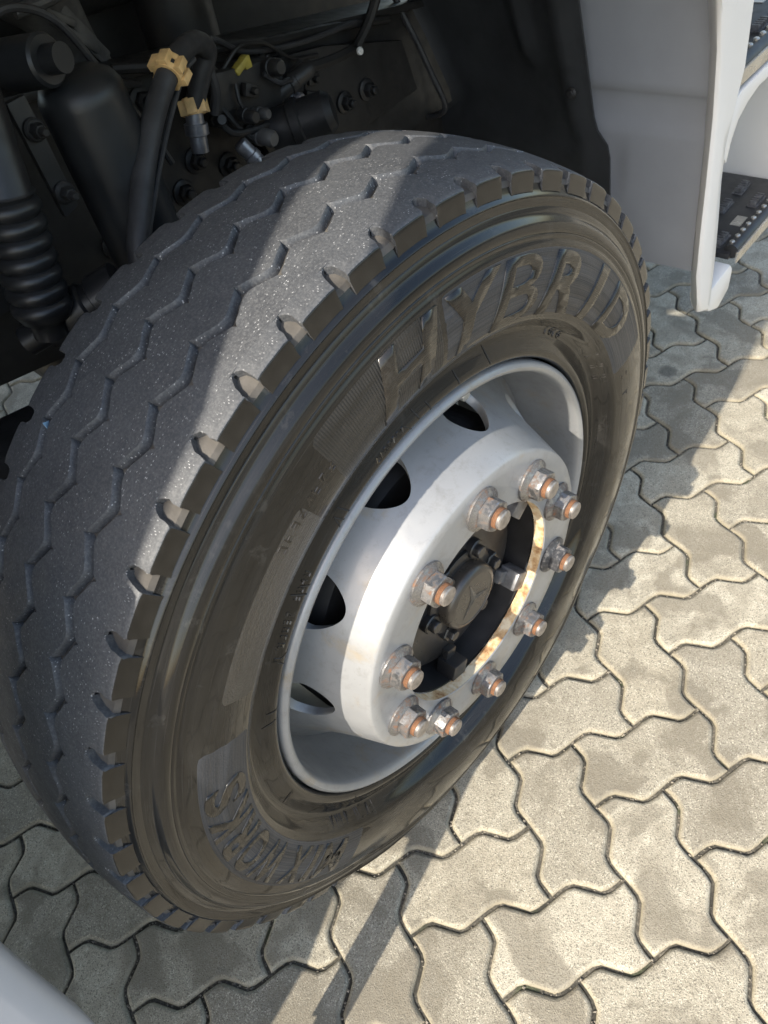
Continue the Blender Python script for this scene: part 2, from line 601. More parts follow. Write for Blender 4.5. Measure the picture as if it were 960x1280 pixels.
def paver_mesh(nm, jit):
    rnd = random.Random(jit)
    o = paver_outline()
    o = [p + Vector((rnd.uniform(-1, 1), rnd.uniform(-1, 1))) * 0.0007 for p in o]
    ctr = Vector((S, S / 2))
    rings = [(inset(o, 0.0026), -0.030), (inset(o, 0.0024), -0.0072), (inset(o, 0.0032), -0.0044), (inset(o, 0.0050), -0.0020), (inset(o, 0.0070), -0.0006), (inset(o, 0.0088), 0.0)]
    vs = []; fs = []
    n = len(o)
    for rg, z in rings:
        vs += [Vector((p.x - ctr.x, p.y - ctr.y, z)) for p in rg]
    for k in range(len(rings) - 1):
        for i in range(n):
            j = (i + 1) % n
            fs.append((k * n + i, k * n + j, (k + 1) * n + j, (k + 1) * n + i))
    fs.append(tuple((len(rings) - 1) * n + i for i in range(n)))
    me = mesh(nm, vs, fs, True, 60)
    top = me.polygons[len(me.polygons) - 1]
    bm = bmesh.new(); bm.from_mesh(me)
    for f in bm.faces:
        if len(f.verts) > 8:
            f.smooth = False
            for e in f.edges:
                e.smooth = False
    bm.to_mesh(me); bm.free()
    return me


pav_me = [paver_mesh('paver', 11 + k) for k in range(4)]
for me in pav_me:
    me.materials.append(MATS['paver_concrete'])

gm = bpy.data.meshes.new('pavement')
gm.from_pydata([(-60, -60, -0.0088), (60, -60, -0.0088), (60, 60, -0.0088), (-60, 60, -0.0088)], [], [(0, 1, 2, 3)])
pavement = link('pavement', gm, 'joint_sand')
pavement['kind'] = 'structure'
pavement['label'] = 'interlocking grey concrete paving blocks with sandy joints'

LIFT = [0.0]


def in_view(x, y, z=0.0):
    d = Vector((x, y, z)) - Vector(CAM_LOC)
    w = d.dot(CAM_FWD)
    if w < 0.05:
        return False
    u_ = 480 + 972.27 * d.dot(CAM_RIGHT) / w
    v_ = 640 - 972.27 * d.dot(_up) / w
    return -90 < u_ < 1050 and -60 < v_ < 1400


near = []; far = []
for x in range(-46, 47):
    for v in range(-46, 47):
        k = (x - v) % 4
        if k == 0:
            cx, cy, rot = (x + 1) * S, -(v + 0.5) * S, 0.0
        elif k == 3:
            cx, cy, rot = (x + 0.5) * S, -(v + 1) * S, math.pi / 2
        else:
            continue
        dist = math.hypot(cx - 0.1, cy - 0.1)
        (near if in_view(cx, cy) and dist < 2.6 else far).append((cx, cy, rot))
near.sort(key=lambda p: (p[0] + 0.2) ** 2 + (p[1] + 0.4) ** 2)
far += near[300:]; near = near[:300]
for i, (cx, cy, rot) in enumerate(near):
    rnd = random.Random(int(cx * 9973) * 31 + int(cy * 7919))
    M = (Matrix.Translation((cx, cy, rnd.uniform(-0.0022, 0.0))) @ Matrix.Rotation(rot + rnd.uniform(-0.006, 0.006), 4, 'Z')
         @ Matrix.Rotation(rnd.uniform(-0.006, 0.006), 4, 'X') @ Matrix.Rotation(rnd.uniform(-0.004, 0.004), 4, 'Y'))
    link('paver', pav_me[rnd.randrange(4)], None, pavement, M)
mb = MB()
o_ = inset(paver_outline(), 0.003)[::2]
for cx, cy, rot in far:
    Mr = Matrix.Rotation(rot, 2)
    rnd = random.Random(int(cx * 9973) * 31 + int(cy * 7919))
    zt = rnd.uniform(-0.0025, -0.0005)
    top = [Mr @ (p - Vector((S, S / 2))) for p in o_]
    n = len(top)
    mb.add([(p.x + cx, p.y + cy, zt) for p in top] + [(p.x * 1.02 + cx, p.y * 1.02 + cy, -0.012) for p in top],
           [tuple(range(n))] + [(n + i, n + (i + 1) % n, (i + 1) % n, i) for i in range(n)])
fo = mb.build('outlying_pavers', 'paver_concrete', pavement)
fo['kind'] = 'stuff'

grit = MB()
rnd = random.Random(5)
ol = paver_outline()
OCT = [(1, 0, 0), (-1, 0, 0), (0, 1, 0), (0, -1, 0), (0, 0, 1), (0, 0, -1)]
OF = [(0, 2, 4), (2, 1, 4), (1, 3, 4), (3, 0, 4), (2, 0, 5), (1, 2, 5), (3, 1, 5), (0, 3, 5)]
for cx, cy, rot in near[:170]:
    Mr = Matrix.Rotation(rot, 2)
    dens = rnd.choice((0.15, 0.3, 0.7, 1.0))
    for q in range(int(70 * dens)):
        i = rnd.randrange(len(ol)); f = rnd.random()
        p = ol[i].lerp(ol[(i + 1) % len(ol)], f) - Vector((S, S / 2))
        p = Mr @ p + Vector((rnd.gauss(0, 0.0014), rnd.gauss(0, 0.0014)))
        r = abs(rnd.gauss(0.0011, 0.0006)) + 0.0004
        grit.add([(p.x + cx + a * r * rnd.uniform(.6, 1.2), p.y + cy + b * r * rnd.uniform(.6, 1.2), -0.0078 + rnd.uniform(0, .002) + d * r * .8) for a, b, d in OCT], OF)
gr = grit.build('joint_grit', 'grit_stone', pavement, angle=10)
gr['kind'] = 'stuff'

# ------------------------------------------------------------------ truck root
truck = bpy.data.objects.new('truck', None)
COL.objects.link(truck)
truck.location = TRUCK_LOC
truck.rotation_euler = (0, 0, TRUCK_ROT)
truck['label'] = 'white heavy truck standing on paving, its worn front wheel filling the view'
truck['category'] = 'truck'

HUB = Vector((0, 0, 0.49356))
TILT = R_(-1.968)
AX = Vector((0, -math.cos(TILT), math.sin(TILT)))      # wheel axis, outwards
HH = Vector((1, 0, 0))
UU = AX.cross(HH)


def W(r, deg, y):
    t_ = R_(deg)
    return HUB + AX * y + (HH * math.cos(t_) + UU * math.sin(t_)) * r


def WM(r, deg, y, spin=0.0):
    """matrix: local x radial, y tangential, z along the axis outwards"""
    t_ = R_(deg)
    rad = HH * math.cos(t_) + UU * math.sin(t_)
    tan = AX.cross(rad)
    M = Matrix((
        (rad.x, tan.x, AX.x, 0), (rad.y, tan.y, AX.y, 0), (rad.z, tan.z, AX.z, 0), (0, 0, 0, 1)))
    M.translation = W(r, deg, y)
    return M @ Matrix.Rotation(spin, 4, 'Z')


def P(x, a, z):
    return Vector((x, -a, z))


# ------------------------------------------------------------------ tyre
YC = -0.1115


def crown(y):
    return 0.5065 - 0.0115 * ((y - YC) / 0.1095) ** 2


DEPTH = 0.0085
PITCH = 360 / 56
SIDE = [(0.2990, -0.022), (0.3006, -0.014), (0.3010, -0.006), (0.3020, 0.000), (0.3040, 0.0035), (0.3070, 0.0052), (0.3105, 0.0050), (0.3140, 0.0036),
        (0.3220, -0.0005), (0.3300, -0.0040), (0.3350, -0.0046), (0.3390, -0.0020), (0.3450, 0.0085), (0.3480, 0.0125), (0.3510, 0.0165), (0.3600, 0.0190),
        (0.3720, 0.0212), (0.3850, 0.0222), (0.4000, 0.0215), (0.4150, 0.0195), (0.4270, 0.0172), (0.4310, 0.0165),
        (0.4330, 0.0146), (0.4345, 0.0142), (0.4365, 0.0155), (0.4385, 0.0150), (0.4392, 0.0142), (0.4400, 0.0149), (0.4445, 0.0144), (0.4485, 0.0136), (0.4505, 0.0122),
        (0.4535, 0.0080), (0.4550, 0.0064), (0.4570, 0.0054), (0.4615, 0.0042), (0.4622, 0.0036), (0.4630, 0.0040), (0.4690, 0.0026), (0.4706, 0.0030),
        (0.4720, 0.0042), (0.4735, 0.0034), (0.4745, 0.0010), (0.4780, -0.0014), (0.4825, -0.0034)]


def side_y(r):
    return interp(SIDE, r)


def bulge(p):
    """tyre squash next to the ground"""
    z = p.z
    if z < 0.16:
        k = (0.16 - z) / 0.16
        dz = HUB.z - z
        s = 1 if p.y < 0.11 else -1
        yb = abs(p.y + AX.y * YC)
        amt = 0.009 * math.sin(min(1, max(0, k)) * math.pi * 0.75) * (1 if abs(p.x) < 0.35 else max(0, 1 - (abs(p.x) - 0.35) / 0.1))
        if yb > 0.09:
            p = p + Vector((0, -s * amt, 0))
    if p.z < 0.0015:
        p = Vector((p.x, p.y, 0.0015))
    return p


def revolve(name, prof, mat, parent, n=336, closed=True, deform=None, angle=30, uv=False):
    vs = []; fs = []
    m = len(prof)
    for k in range(n):
        for r, y in prof:
            p = W(r, 360 * k / n, y)
            vs.append(deform(p) if deform else p)
    for k in range(n):
        k2 = (k + 1) % n
        for i in range(m if closed else m - 1):
            j = (i + 1) % m
            fs.append((k * m + i, k2 * m + i, k2 * m + j, k * m + j))
    me = mesh(name, vs, fs, True, angle)
    if uv:
        polar_uv(me)
    return link(name, me, mat, parent)


def polar_uv(me):
    u_ = me.uv_layers.new(name='polar')
    co = [v.co for v in me.vertices]
    pol = []
    for p in co:
        d = p - HUB
        pol.append((math.atan2(d.dot(UU), d.dot(HH)) / (2 * math.pi), d.length))
    for poly in me.polygons:
        a0 = pol[me.loops[poly.loop_start].vertex_index][0]
        for li in poly.loop_indices:
            a, r = pol[me.loops[li].vertex_index]
            if a - a0 > 0.5:
                a -= 1
            elif a - a0 < -0.5:
                a += 1
            u_.data[li].uv = (a, r)


inner_side = [(r, 2 * YC - y) for r, y in reversed(SIDE)]
floor_pts = [(crown(y) - DEPTH, y) for y in [lerp(-0.006, -0.217, k / 14) for k in range(15)]]
carc = SIDE + floor_pts + inner_side
tyre = revolve('tyre', carc, 'sidewall_rubber', truck, closed=True, deform=bulge, angle=50, uv=True)
tyre.data.materials.append(MATS['groove_rubber'])
nside = len(SIDE)
for poly in tyre.data.polygons:
    cc = sum(((tyre.data.vertices[i].co - HUB) for i in poly.vertices), Vector()) / len(poly.vertices)
    y = cc.dot(AX); r = (cc - AX * y).length
    if r > 0.477 and y < -0.004:
        poly.material_index = 1
tyre['label'] = 'worn truck tyre with dusty tread and shiny dressed sidewall'

# zigzag grooves: (mean of outward corner, inward corner)
GROOVES = [(-0.0535, -0.0665), (-0.1085, -0.1250), (-0.1655, -0.1760)]
PH_OUT = 98.7      # angle of an outward corner
GW = 0.0040
KEY = [0, .045, .10, .22, .34, .42, .455, .50, .545, .60, .72, .84, .92, .965]


def gline(g, fr):
    yo, yi = GROOVES[g]
    tri = abs((fr % 1.0) - 0.5) * 2         # 1 at corner out (fr=0), 0 at fr=.5
    tri = 0.10 + 0.80 * (0.5 - 0.5 * math.cos(tri * math.pi))
    return lerp(yi, yo, tri)


def gedge(g, fr, side, rnd_spike=1.0):
    """side +1: edge of the rib on the outer side of the groove; -1: inner side"""
    f = fr % 1.0
    y = gline(g, f) + side * GW
    if side > 0:
        d = min(f, 1 - f)
        if d < 0.05:
            y += 0.0045 * rnd_spike * max(0, 1 - d / 0.05)
    else:
        d = abs(f - 0.5)
        if d < 0.05:
            y -= 0.0045 * rnd_spike * max(0, 1 - d / 0.05)
    return y


YLO, YHI = -0.2005, -0.0225       # rib/lug seams


def rib(name, outer, inner):
    vs = []; fs = []; m = None
    rows = 0
    rnd = random.Random(name)
    for k in range(56):
        for key in KEY:
            deg = PH_OUT + (k + key) * PITCH
            yo = outer(key); yi = inner(key)
            b = 0.0016
            w = 0.0016
            ring = [(yo + w, DEPTH + .0015), (yo, b), (yo - b, 0.0)] if yo < YHI - 1e-6 else [(yo, 0.004), (yo, 0.002), (yo, 0.0)]
            ring += [(lerp(yo - b, yi + b, j / 6), 0.0) for j in range(1, 6)]
            ring += [(yi + b, 0.0), (yi, b), (yi - w, DEPTH + .0015)] if yi > YLO + 1e-6 else [(yi, 0.0), (yi, 0.002), (yi, 0.004)]
            m = len(ring)
            for y, dp in ring:
                vs.append(bulge(W(crown(y) - dp, deg, y)))
            rows += 1
    for k in range(rows):
        k2 = (k + 1) % rows
        for i in range(m - 1):
            fs.append((k * m + i, k2 * m + i, k2 * m + i + 1, k * m + i + 1))
    me = mesh(name, vs, fs, True, 40)
    return link(name, me, 'tread_rubber', tyre)


rib('shoulder_rib', lambda f: YHI, lambda f: gedge(0, f, 1))
rib('tread_rib', lambda f: gedge(0, f, -1), lambda f: gedge(1, f, 1))
rib('tread_rib', lambda f: gedge(1, f, -1), lambda f: gedge(2, f, 1))
rib('shoulder_rib', lambda f: gedge(2, f, -1), lambda f: YLO)


def lug_mesh(inner, seed):
    rnd = random.Random(seed)
    half = PITCH / 2

    def HW(y):      # half width in degrees at lateral position (distance from seam 0..)
        return half * interp([(0.0, 0.975), (0.0012, 0.90), (0.004, 0.80), (0.009, 0.735), (0.0175, 0.70), (0.022, 0.69), (0.026, 0.69)], y)
    skew = lambda d: 0.35 * d / 0.02
    prof = [(0.0, 0.0), (0.0012, 0.0), (0.004, 0.0), (0.009, 0.0), (0.0140, 0.0), (0.0180, 0.0), (0.0196, 0.0008), (0.0203, 0.0022)]
    # outer face
    face = [(0.0210, 0.006), (0.0222, 0.013), (0.0233, 0.0186)]
    sec = prof + face
    cols = 9
    top = []; bot = []
    for d, dp in sec:
        row = []; rb = []
        for j in range(cols):
            s = lerp(-1, 1, j / (cols - 1))
            edge_drop = 0.0009 if j in (0, cols - 1) else 0.0
            deg = s * HW(d) + skew(d) + (rnd.uniform(-0.10, 0.10) if j in (0, cols - 1) else 0)
            y = (YHI + d) if not inner else (YLO - d)
            yy = y if not inner else 2 * YC - y
            rr = crown(max(-0.2225, min(-0.0005, yy))) if d < 0.0204 else crown(-0.003)
            if d >= 0.0204:
                rr = 0.4945
            row.append((rr - dp - edge_drop, deg, y))
            rb.append((min(rr - dp - 0.002, 0.4835 if d < 0.0204 else 0.4735), deg + (0.06 * -s), y if d < 0.0204 else y + (-0.004 if not inner else 0.004)))
        top.append(row); bot.append(rb)

    def L(r, deg, y):
        t_ = R_(deg)
        return Vector((r * math.cos(t_), r * math.sin(t_), y))
    vs = [L(*p) for row in top for p in row] + [L(*p) for row in bot for p in row]
    m = len(sec); N = m * cols; fs = []
    for i in range(m - 1):
        for j in range(cols - 1):
            fs.append((i * cols + j, i * cols + j + 1, (i + 1) * cols + j + 1, (i + 1) * cols + j))
    for i in range(m - 1):
        for j in (0, cols - 1):
            fs.append((i * cols + j, (i + 1) * cols + j, N + (i + 1) * cols + j, N + i * cols + j))
    for j in range(cols - 1):
        i = m - 1
        fs.append((i * cols + j, i * cols + j + 1, N + i * cols + j + 1, N + i * cols + j))
    me = mesh('shoulder_lug', vs, fs, True, 35)
    me.materials.append(MATS['tread_rubber']); me.materials.append(MATS['lug_side'])
    for poly in me.polygons:
        c_ = poly.center
        d = abs(c_.z - (YHI if not inner else YLO))
        if d > 0.0196 and len(set(poly.vertices)) == 4 and max(poly.vertices) < N:
            poly.material_index = 1
    return me


simple('lug_side', (0.012, 0.0112, 0.0102), 0.20, var=0.4, scale=60, spec=0.5, bump=0.06, bscale=160)
lug_o = [lug_mesh(False, 100 + k) for k in range(5)]
lug_i = lug_mesh(True, 77)
for k in range(56):
    deg = 92.9 + k * PITCH
    link('shoulder_lug', lug_o[k % 5 if k % 7 else (k + 2) % 5], None, tyre, Matrix.Translation((0, 0, 0)) @ WM(0, deg, 0))
    if 20 < (deg % 360) < 200:
        link('inner_shoulder_lug', lug_i, None, tyre, WM(0, deg, 0))


# ---- lettering panels and raised letters on the sidewall
def panel(name, a0, a1, r0, r1, mat, raise_=0.0003, slant=0.0, n=90, rad=0.010, r1fn=None):
    vs = []; fs = []; m = 12
    arc = R_(abs(a1 - a0)) * (r0 + r1) / 2
    for i in range(n + 1):
        t_ = i / n
        dd = min(t_, 1 - t_) * arc
        cut = rad - math.sqrt(max(0, rad ** 2 - (rad - min(rad, dd)) ** 2))
        ro1 = (r1fn(t_) if r1fn else r1) - cut
        ri = r0 + cut * 0.6
        for j in range(m + 1):
            r = lerp(ri, ro1, j / m)
            a = lerp(a0, a1, t_) + slant * (r - (r0 + r1) / 2)
            h = raise_ if (0 < i < n and 0 < j < m) else -0.0005
            vs.append(bulge(W(r, a, side_y(r) + h)))
    for i in range(n):
        for j in range(m):
            fs.append((i * (m + 1) + j, i * (m + 1) + j + 1, (i + 1) * (m + 1) + j + 1, (i + 1) * (m + 1) + j))
    me = mesh(name, vs, fs, True, 30)
    polar_uv(me)
    return link(name, me, mat, tyre)


panel('ribbed_panel', 110, 86.5, 0.3535, 0.4290, 'ribbed_rubber')
panel('ribbed_panel', 86.3, 15, 0.3545, 0.4300, 'dry_rubber')
panel('pebbled_panel', 116, 144.5, 0.3550, 0.4000, 'pebbled_rubber')
panel('lettering_panel', 151, 222, 0.3530, 0.4190, 'dry_rubber')


def letter(ch, deg, r0, height, width, raise_=0.0013, shear=0.0, bold=0.02, mat='letter_rubber', name='raised_letter'):
    cu = bpy.data.curves.new('letter_curve', 'FONT')
    cu.body = ch
    cu.align_x = 'CENTER'
    cu.size = 1.0
    cu.offset = bold
    cu.resolution_u = 4
    cu.extrude = 0.0
    cu.fill_mode = 'FRONT'
    tmp = bpy.data.objects.new('letter_tmp', cu)
    COL.objects.link(tmp)
    dg = bpy.context.evaluated_depsgraph_get()
    me0 = bpy.data.meshes.new_from_object(tmp.evaluated_get(dg))
    bpy.data.objects.remove(tmp)
    bm = bmesh.new(); bm.from_mesh(me0)
    bpy.data.meshes.remove(me0)
    bmesh.ops.remove_doubles(bm, verts=bm.verts, dist=1e-5)
    xs = [v.co.x for v in bm.verts]; ys = [v.co.y for v in bm.verts]
    x0, x1, y0, y1 = min(xs), max(xs), min(ys), max(ys)
    cuts = 3 if height > 0.02 else 1
    for q in range(1, 6):
        yy = lerp(y0, y1, q / 6)
        bmesh.ops.bisect_plane(bm, geom=bm.verts[:] + bm.edges[:] + bm.faces[:], plane_co=(0, yy, 0), plane_no=(0, 1, 0))
    for q in range(1, 5):
        xx = lerp(x0, x1, q / 5)
        bmesh.ops.bisect_plane(bm, geom=bm.verts[:] + bm.edges[:] + bm.faces[:], plane_co=(xx, 0, 0), plane_no=(1, 0, 0))
    bound = [e for e in bm.edges if len(e.link_faces) == 1]
    ret = bmesh.ops.extrude_edge_only(bm, edges=bound)
    low = {v for v in ret['geom'] if isinstance(v, bmesh.types.BMVert)}
    for v in bm.verts:
        fx = (v.co.x - x0) / max(1e-6, x1 - x0) - 0.5
        fy = (v.co.y - y0) / max(1e-6, y1 - y0)
        r = r0 + fy * height
        arc = fx * width + shear * (fy - 0.5) * height
        a = deg - math.degrees(arc / (r0 + height / 2))
        v.co = bulge(W(r, a, side_y(r) + (raise_ if v not in low else -0.0004)))
    me = bpy.data.meshes.new(name)
    bmesh.ops.recalc_face_normals(bm, faces=bm.faces)
    bm.to_mesh(me); bm.free()
    polar_uv(me)
    return link(name, me, mat, tyre)


for ch, deg, wd in (('H', 93.5, .072), ('Y', 81.0, .078), ('B', 68.5, .074), ('R', 55.2, .076), ('I', 43.6, .022), ('D', 31.5, .072)):
    letter(ch, deg, 0.3580, 0.066, wd, 0.0014, shear=0.30, bold=0.006 if ch == 'B' else 0.034)
for ch, deg, wd in (('M', 212.0, .052), ('I', 205.3, .013), ('X', 199.5, .042), ('W', 189.4, .054), ('O', 181.4, .040), ('R', 174.4, .038), ('K', 168.2, .038), ('S', 162.0, .036)):
    letter(ch, deg, 0.3610, 0.050, wd * 1.05, 0.0014, shear=0.0, bold=0.03)
# small moulded print
for i, ch in enumerate('1010'):
    letter(ch, 48 - i * 1.9, 0.3300, 0.010, 0.008, 0.0010, name='small_print')


def scrap(deg, r0, n, step_, hgt, seed):
    """worn, unreadable moulded characters: short bars"""
    rnd = random.Random(seed)
    for i in range(n):
        if rnd.random() < 0.15:
            continue
        d0 = deg - i * step_
        mb = MB()
        for (u0, v0, u1, v1) in rnd.sample([(-.4, 0, -.4, 1), (.4, 0, .4, 1), (-.4, 1, .4, 1), (-.4, 0, .4, 0), (-.4, .5, .4, .5), (-.4, 0, .4, 1)], rnd.choice((2, 3, 3))):
            wdt = hgt * 0.75
            A = (r0 + v0 * hgt, d0 - math.degrees(u0 * wdt / r0)); B = (r0 + v1 * hgt, d0 - math.degrees(u1 * wdt / r0))
            pa = W(A[0], A[1], side_y(A[0]) + 0.0007); pb = W(B[0], B[1], side_y(B[0]) + 0.0007)
            dr = (pb - pa).normalized(); nn = AX.cross(dr) * 0.0007
            mb.add([pa + nn, pa - nn, pb - nn, pb + nn, pa + nn * 2 - AX * .0012, pa - nn * 2 - AX * .0012, pb - nn * 2 - AX * .0012, pb + nn * 2 - AX * .0012],
                   [(0, 1, 2, 3), (0, 4, 5, 1), (1, 5, 6, 2), (2, 6, 7, 3), (3, 7, 4, 0)])
        o = mb.build('small_print', 'letter_rubber', tyre)
        polar_uv(o.data)


scrap(122, 0.386, 8, 1.7, 0.009, 3)
scrap(143, 0.312, 12, 1.55, 0.006, 8)
scrap(103, 0.311, 7, 1.2, 0.0045, 4)
scrap(226, 0.338, 9, 1.9, 0.009, 5)
scrap(12, 0.374, 4, 2.0, 0.010, 6)
scrap(26, 0.340, 5, 2.2, 0.009, 7)
# short pen strokes and cracks round the bead
for deg, r0, r1, tl in ((113.2, .303, .320, 1), (114.9, .301, .318, 1), (116.0, .301, .316, -1), (127.9, .301, .317, 1), (129.8, .302, .322, 1), (141.8, .301, .313, 2), (143.8, .302, .316, -1),
                        (155.0, .302, .318, 1), (158.0, .304, .322, 2), (88.5, .302, .318, 1), (91.8, .303, .322, 1), (94.4, .301, .316, 2), (80.0, .303, .324, 1), (70.5, .304, .330, 2), (186, .315, .33, 3), (202, .318, .332, -3), (216, .305, .322, 2)):
    mb = MB()
    w_ = 0.0009 / r0
    vs = []
    for q in range(5):
        r = lerp(r0, r1, q / 4)
        a = deg + tl * (q / 4 - .5) * 0.9
        for s_ in (-1, 1):
            vs.append(W(r, a + s_ * math.degrees(w_) * (1 - abs(q / 4 - .5)), side_y(r) + 0.0006))
    mb.add(vs, [(2 * q, 2 * q + 1, 2 * q + 3, 2 * q + 2) for q in range(4)])
    mb.build('pen_mark', 'mark_ink', tyre)

# ------------------------------------------------------------------ wheel rim
FACE = 0.044
rim_prof = [(0.2960, -0.020), (0.2988, -0.012), (0.2992, -0.005), (0.2984, 0.0020), (0.2962, 0.0055), (0.2930, 0.0070), (0.2892, 0.0058),
            (0.2862, 0.0020), (0.2850, -0.005), (0.2846, -0.013), (0.2838, -0.030), (0.2822, -0.050), (0.2790, -0.066), (0.2740, -0.080), (0.2725, -0.110), (0.2725, -0.200),
            (0.280, -0.205), (0.286, -0.10), (0.292, -0.03)]
rim = revolve('wheel_rim', rim_prof, 'wheel_paint', truck, n=192, closed=True, angle=40)
rim['label'] = 'silver painted steel wheel rim with hand holes and rust runs'

DISC = [(0.2040, FACE), (0.2052, 0.0434), (0.2066, 0.0412), (0.2088, 0.0350), (0.2130, 0.0235), (0.2175, 0.0110), (0.2222, -0.0015), (0.2275, -0.0150), (0.2340, -0.0300), (0.2420, -0.0460), (0.2520, -0.0620), (0.2630, -0.0760), (0.2735, -0.0860)]
# arc length table
_s = [0.0]
for (r0, y0), (r1, y1) in zip(DISC, DISC[1:]):
    _s.append(_s[-1] + math.hypot(r1 - r0, y1 - y0))
DS_R = list(zip(_s, [p[0] for p in DISC])); DS_Y = list(zip(_s, [p[1] for p in DISC]))
S_TOT = _s[-1]


def D(s, deg, off=0.0):
    return W(interp(DS_R, s) - off, deg, interp(DS_Y, s))


def disc_sector(k):
    """one tenth of the wheel disc, flank with a hand hole"""
    c_deg = 83.15 + 18 + 36 * k
    s_in, s_out = _s[5] - 0.006, S_TOT - 0.010
    sc = _s[8] + 0.002
    hs, ha = 0.0350, 8.2
    NP = 48
    vs = []; fs = []

    def put(s, a, off=0.0):
        vs.append(D(s, c_deg + a, off)); return len(vs) - 1
    rings = []
    for lev in range(8):
        f = lev / 7
        ring = []
        for i in range(NP):
            t_ = 2 * math.pi * i / NP
            # superellipse-ish hole, a bit pointed to the hub
            cx, cy = math.cos(t_), math.sin(t_)
            hx = ha * cx * (1 - 0.25 * max(0, -cy)); hy = hs * cy
            # rectangle point in the same direction
            ax_, ay_ = cx / max(abs(cx), abs(cy)), cy / max(abs(cx), abs(cy))
            rx = 18 * ax_
            ry = (s_out - sc) * ay_ if ay_ > 0 else (sc - s_in) * ay_
            e = f ** 1.3
            ring.append(put(sc + lerp(hy, ry, e), lerp(hx, rx, e), 0.0))
        rings.append(ring)
    for a_, b_ in zip(rings, rings[1:]):
        for i in range(NP):
            j = (i + 1) % NP
            fs.append((a_[i], a_[j], b_[j], b_[i]))
    # rolled hole edge
    prev = rings[0]
    for q, (off, grow) in enumerate(((0.0012, 0.985), (0.004, 0.97), (0.011, 0.965))):
        ring = []
        for i in range(NP):
            t_ = 2 * math.pi * i / NP
            cx, cy = math.cos(t_), math.sin(t_)
            hx = ha * cx * (1 - 0.25 * max(0, -cy)) * grow; hy = hs * cy * grow
            ring.append(put(sc + hy, hx, off))
        for i in range(NP):
            j = (i + 1) % NP
            fs.append((ring[i], ring[j], prev[j], prev[i]))
        prev = ring
    return vs, fs, s_in, s_out


allv = []; allf = []
for k in range(10):
    vs, fs, s_in, s_out = disc_sector(k)
    n0 = len(allv); allv += vs; allf += [tuple(i + n0 for i in q) for q in fs]


def band(s0, s1, m=8, n=192):
    n0 = len(allv)
    for k in range(n):
        for i in range(m + 1):
            allv.append(D(lerp(s0, s1, i / m), 360 * k / n))
    for k in range(n):
        k2 = (k + 1) % n
        for i in range(m):
            allf.append((n0 + k * (m + 1) + i, n0 + k2 * (m + 1) + i, n0 + k2 * (m + 1) + i + 1, n0 + k * (m + 1) + i + 1))


band(0, s_in, 10); band(s_out, S_TOT, 4)
# mounting face with rounded bore edge
n0 = len(allv); ann = [(0.2040, FACE), (0.190, FACE + .0002), (0.1675, FACE + .0002), (0.150, FACE), (0.1405, FACE), (0.1392, FACE - 0.0012)]
for k in range(192):
    for r, y in ann:
        allv.append(W(r, 360 * k / 192, y))
for k in range(192):
    k2 = (k + 1) % 192
    for i in range(len(ann) - 1):
        allf.append((n0 + k * 6 + i, n0 + k2 * 6 + i, n0 + k2 * 6 + i + 1, n0 + k * 6 + i + 1))
me = mesh('wheel_disc', allv, allf, True, 40)
bm = bmesh.new(); bm.from_mesh(me)
bmesh.ops.remove_doubles(bm, verts=bm.verts, dist=1e-5)
bm.to_mesh(me); bm.free()
disc = link('wheel_disc', me, 'wheel_paint', rim)
revolve('bore_edge', [(0.1391, FACE - 0.0014), (0.1386, FACE - 0.016), (0.146, FACE - 0.016), (0.146, FACE - 0.003)], 'bore_rust', rim, n=144, closed=True)
mb = MB()
mb.lathe([(0.006, 0), (0.006, 0.02), (0.0072, 0.022), (0.0072, 0.036), (0.006, 0.039)], W(0.262, 66.0, -0.068), AX * 0.95 + (W(1, 66.0, 0) - HUB) * -0.25, 16)
mb.build('valve_stem', 'valve_metal', rim)

# wheel nuts
nut = MB()
nut.lathe([(0.0236, 0.0), (0.0240, 0.0010), (0.0238, 0.0032), (0.0222, 0.0040), (0.0192, 0.0068), (0.0172, 0.0082)], (0, 0, 0), (0, 0, 1), 36)
nut_me = mesh('wheel_nut', nut.v, nut.f, True, 35)
nut_me.materials.append(MATS['nut_metal'])
hexm = MB()
R6 = 0.0181
hv = []; hf = []
for k in range(24):
    t_ = 2 * math.pi * k / 24
    rad = 0.0157 / math.cos(((t_ + math.pi / 6) % (math.pi / 3)) - math.pi / 6)
    rad = min(rad, 0.0176)
    top = min(rad, 0.0158)
    for r, z in ((rad, 0.0075), (rad, 0.0205), (lerp(rad, top, 0.5), 0.0216), (top - .0006, 0.0222), (0.0112, 0.0222)):
        hv.append(Vector((r * math.cos(t_), r * math.sin(t_), z)))
for k in range(24):
    k2 = (k + 1) % 24
    for i in range(4):
        hf.append((k * 5 + i, k2 * 5 + i, k2 * 5 + i + 1, k * 5 + i + 1))
hex_me = mesh('hex_head', hv, hf, True, 22)
hex_me.materials.append(MATS['nut_metal'])
hex_dk = hex_me.copy(); hex_dk.materials.clear(); hex_dk.materials.append(MATS['nut_metal_dark'])
nut_dk = nut_me.copy(); nut_dk.materials.clear(); nut_dk.materials.append(MATS['nut_metal_dark'])
th = MB(); th.lathe([(0.0113, 0.018), (0.0113, 0.0228), (0.0108, 0.0232), (0.0113, 0.0240), (0.0108, 0.0248), (0.0113, 0.0256), (0.0106, 0.0266), (0.0110, 0.0272)], (0, 0, 0), (0, 0, 1), 24)
th_me = mesh('rusty_thread', th.v, th.f, True, 50); th_me.materials.append(MATS['thread_rust'])
sd = MB(); sd.lathe([(0.0104, 0.0268), (0.0104, 0.0305), (0.0090, 0.0318), (0.0055, 0.0323)], (0, 0, 0), (0, 0, 1), 24)
sd_me = mesh('stud', sd.v, sd.f, True, 30); sd_me.materials.append(MATS['stud_steel'])
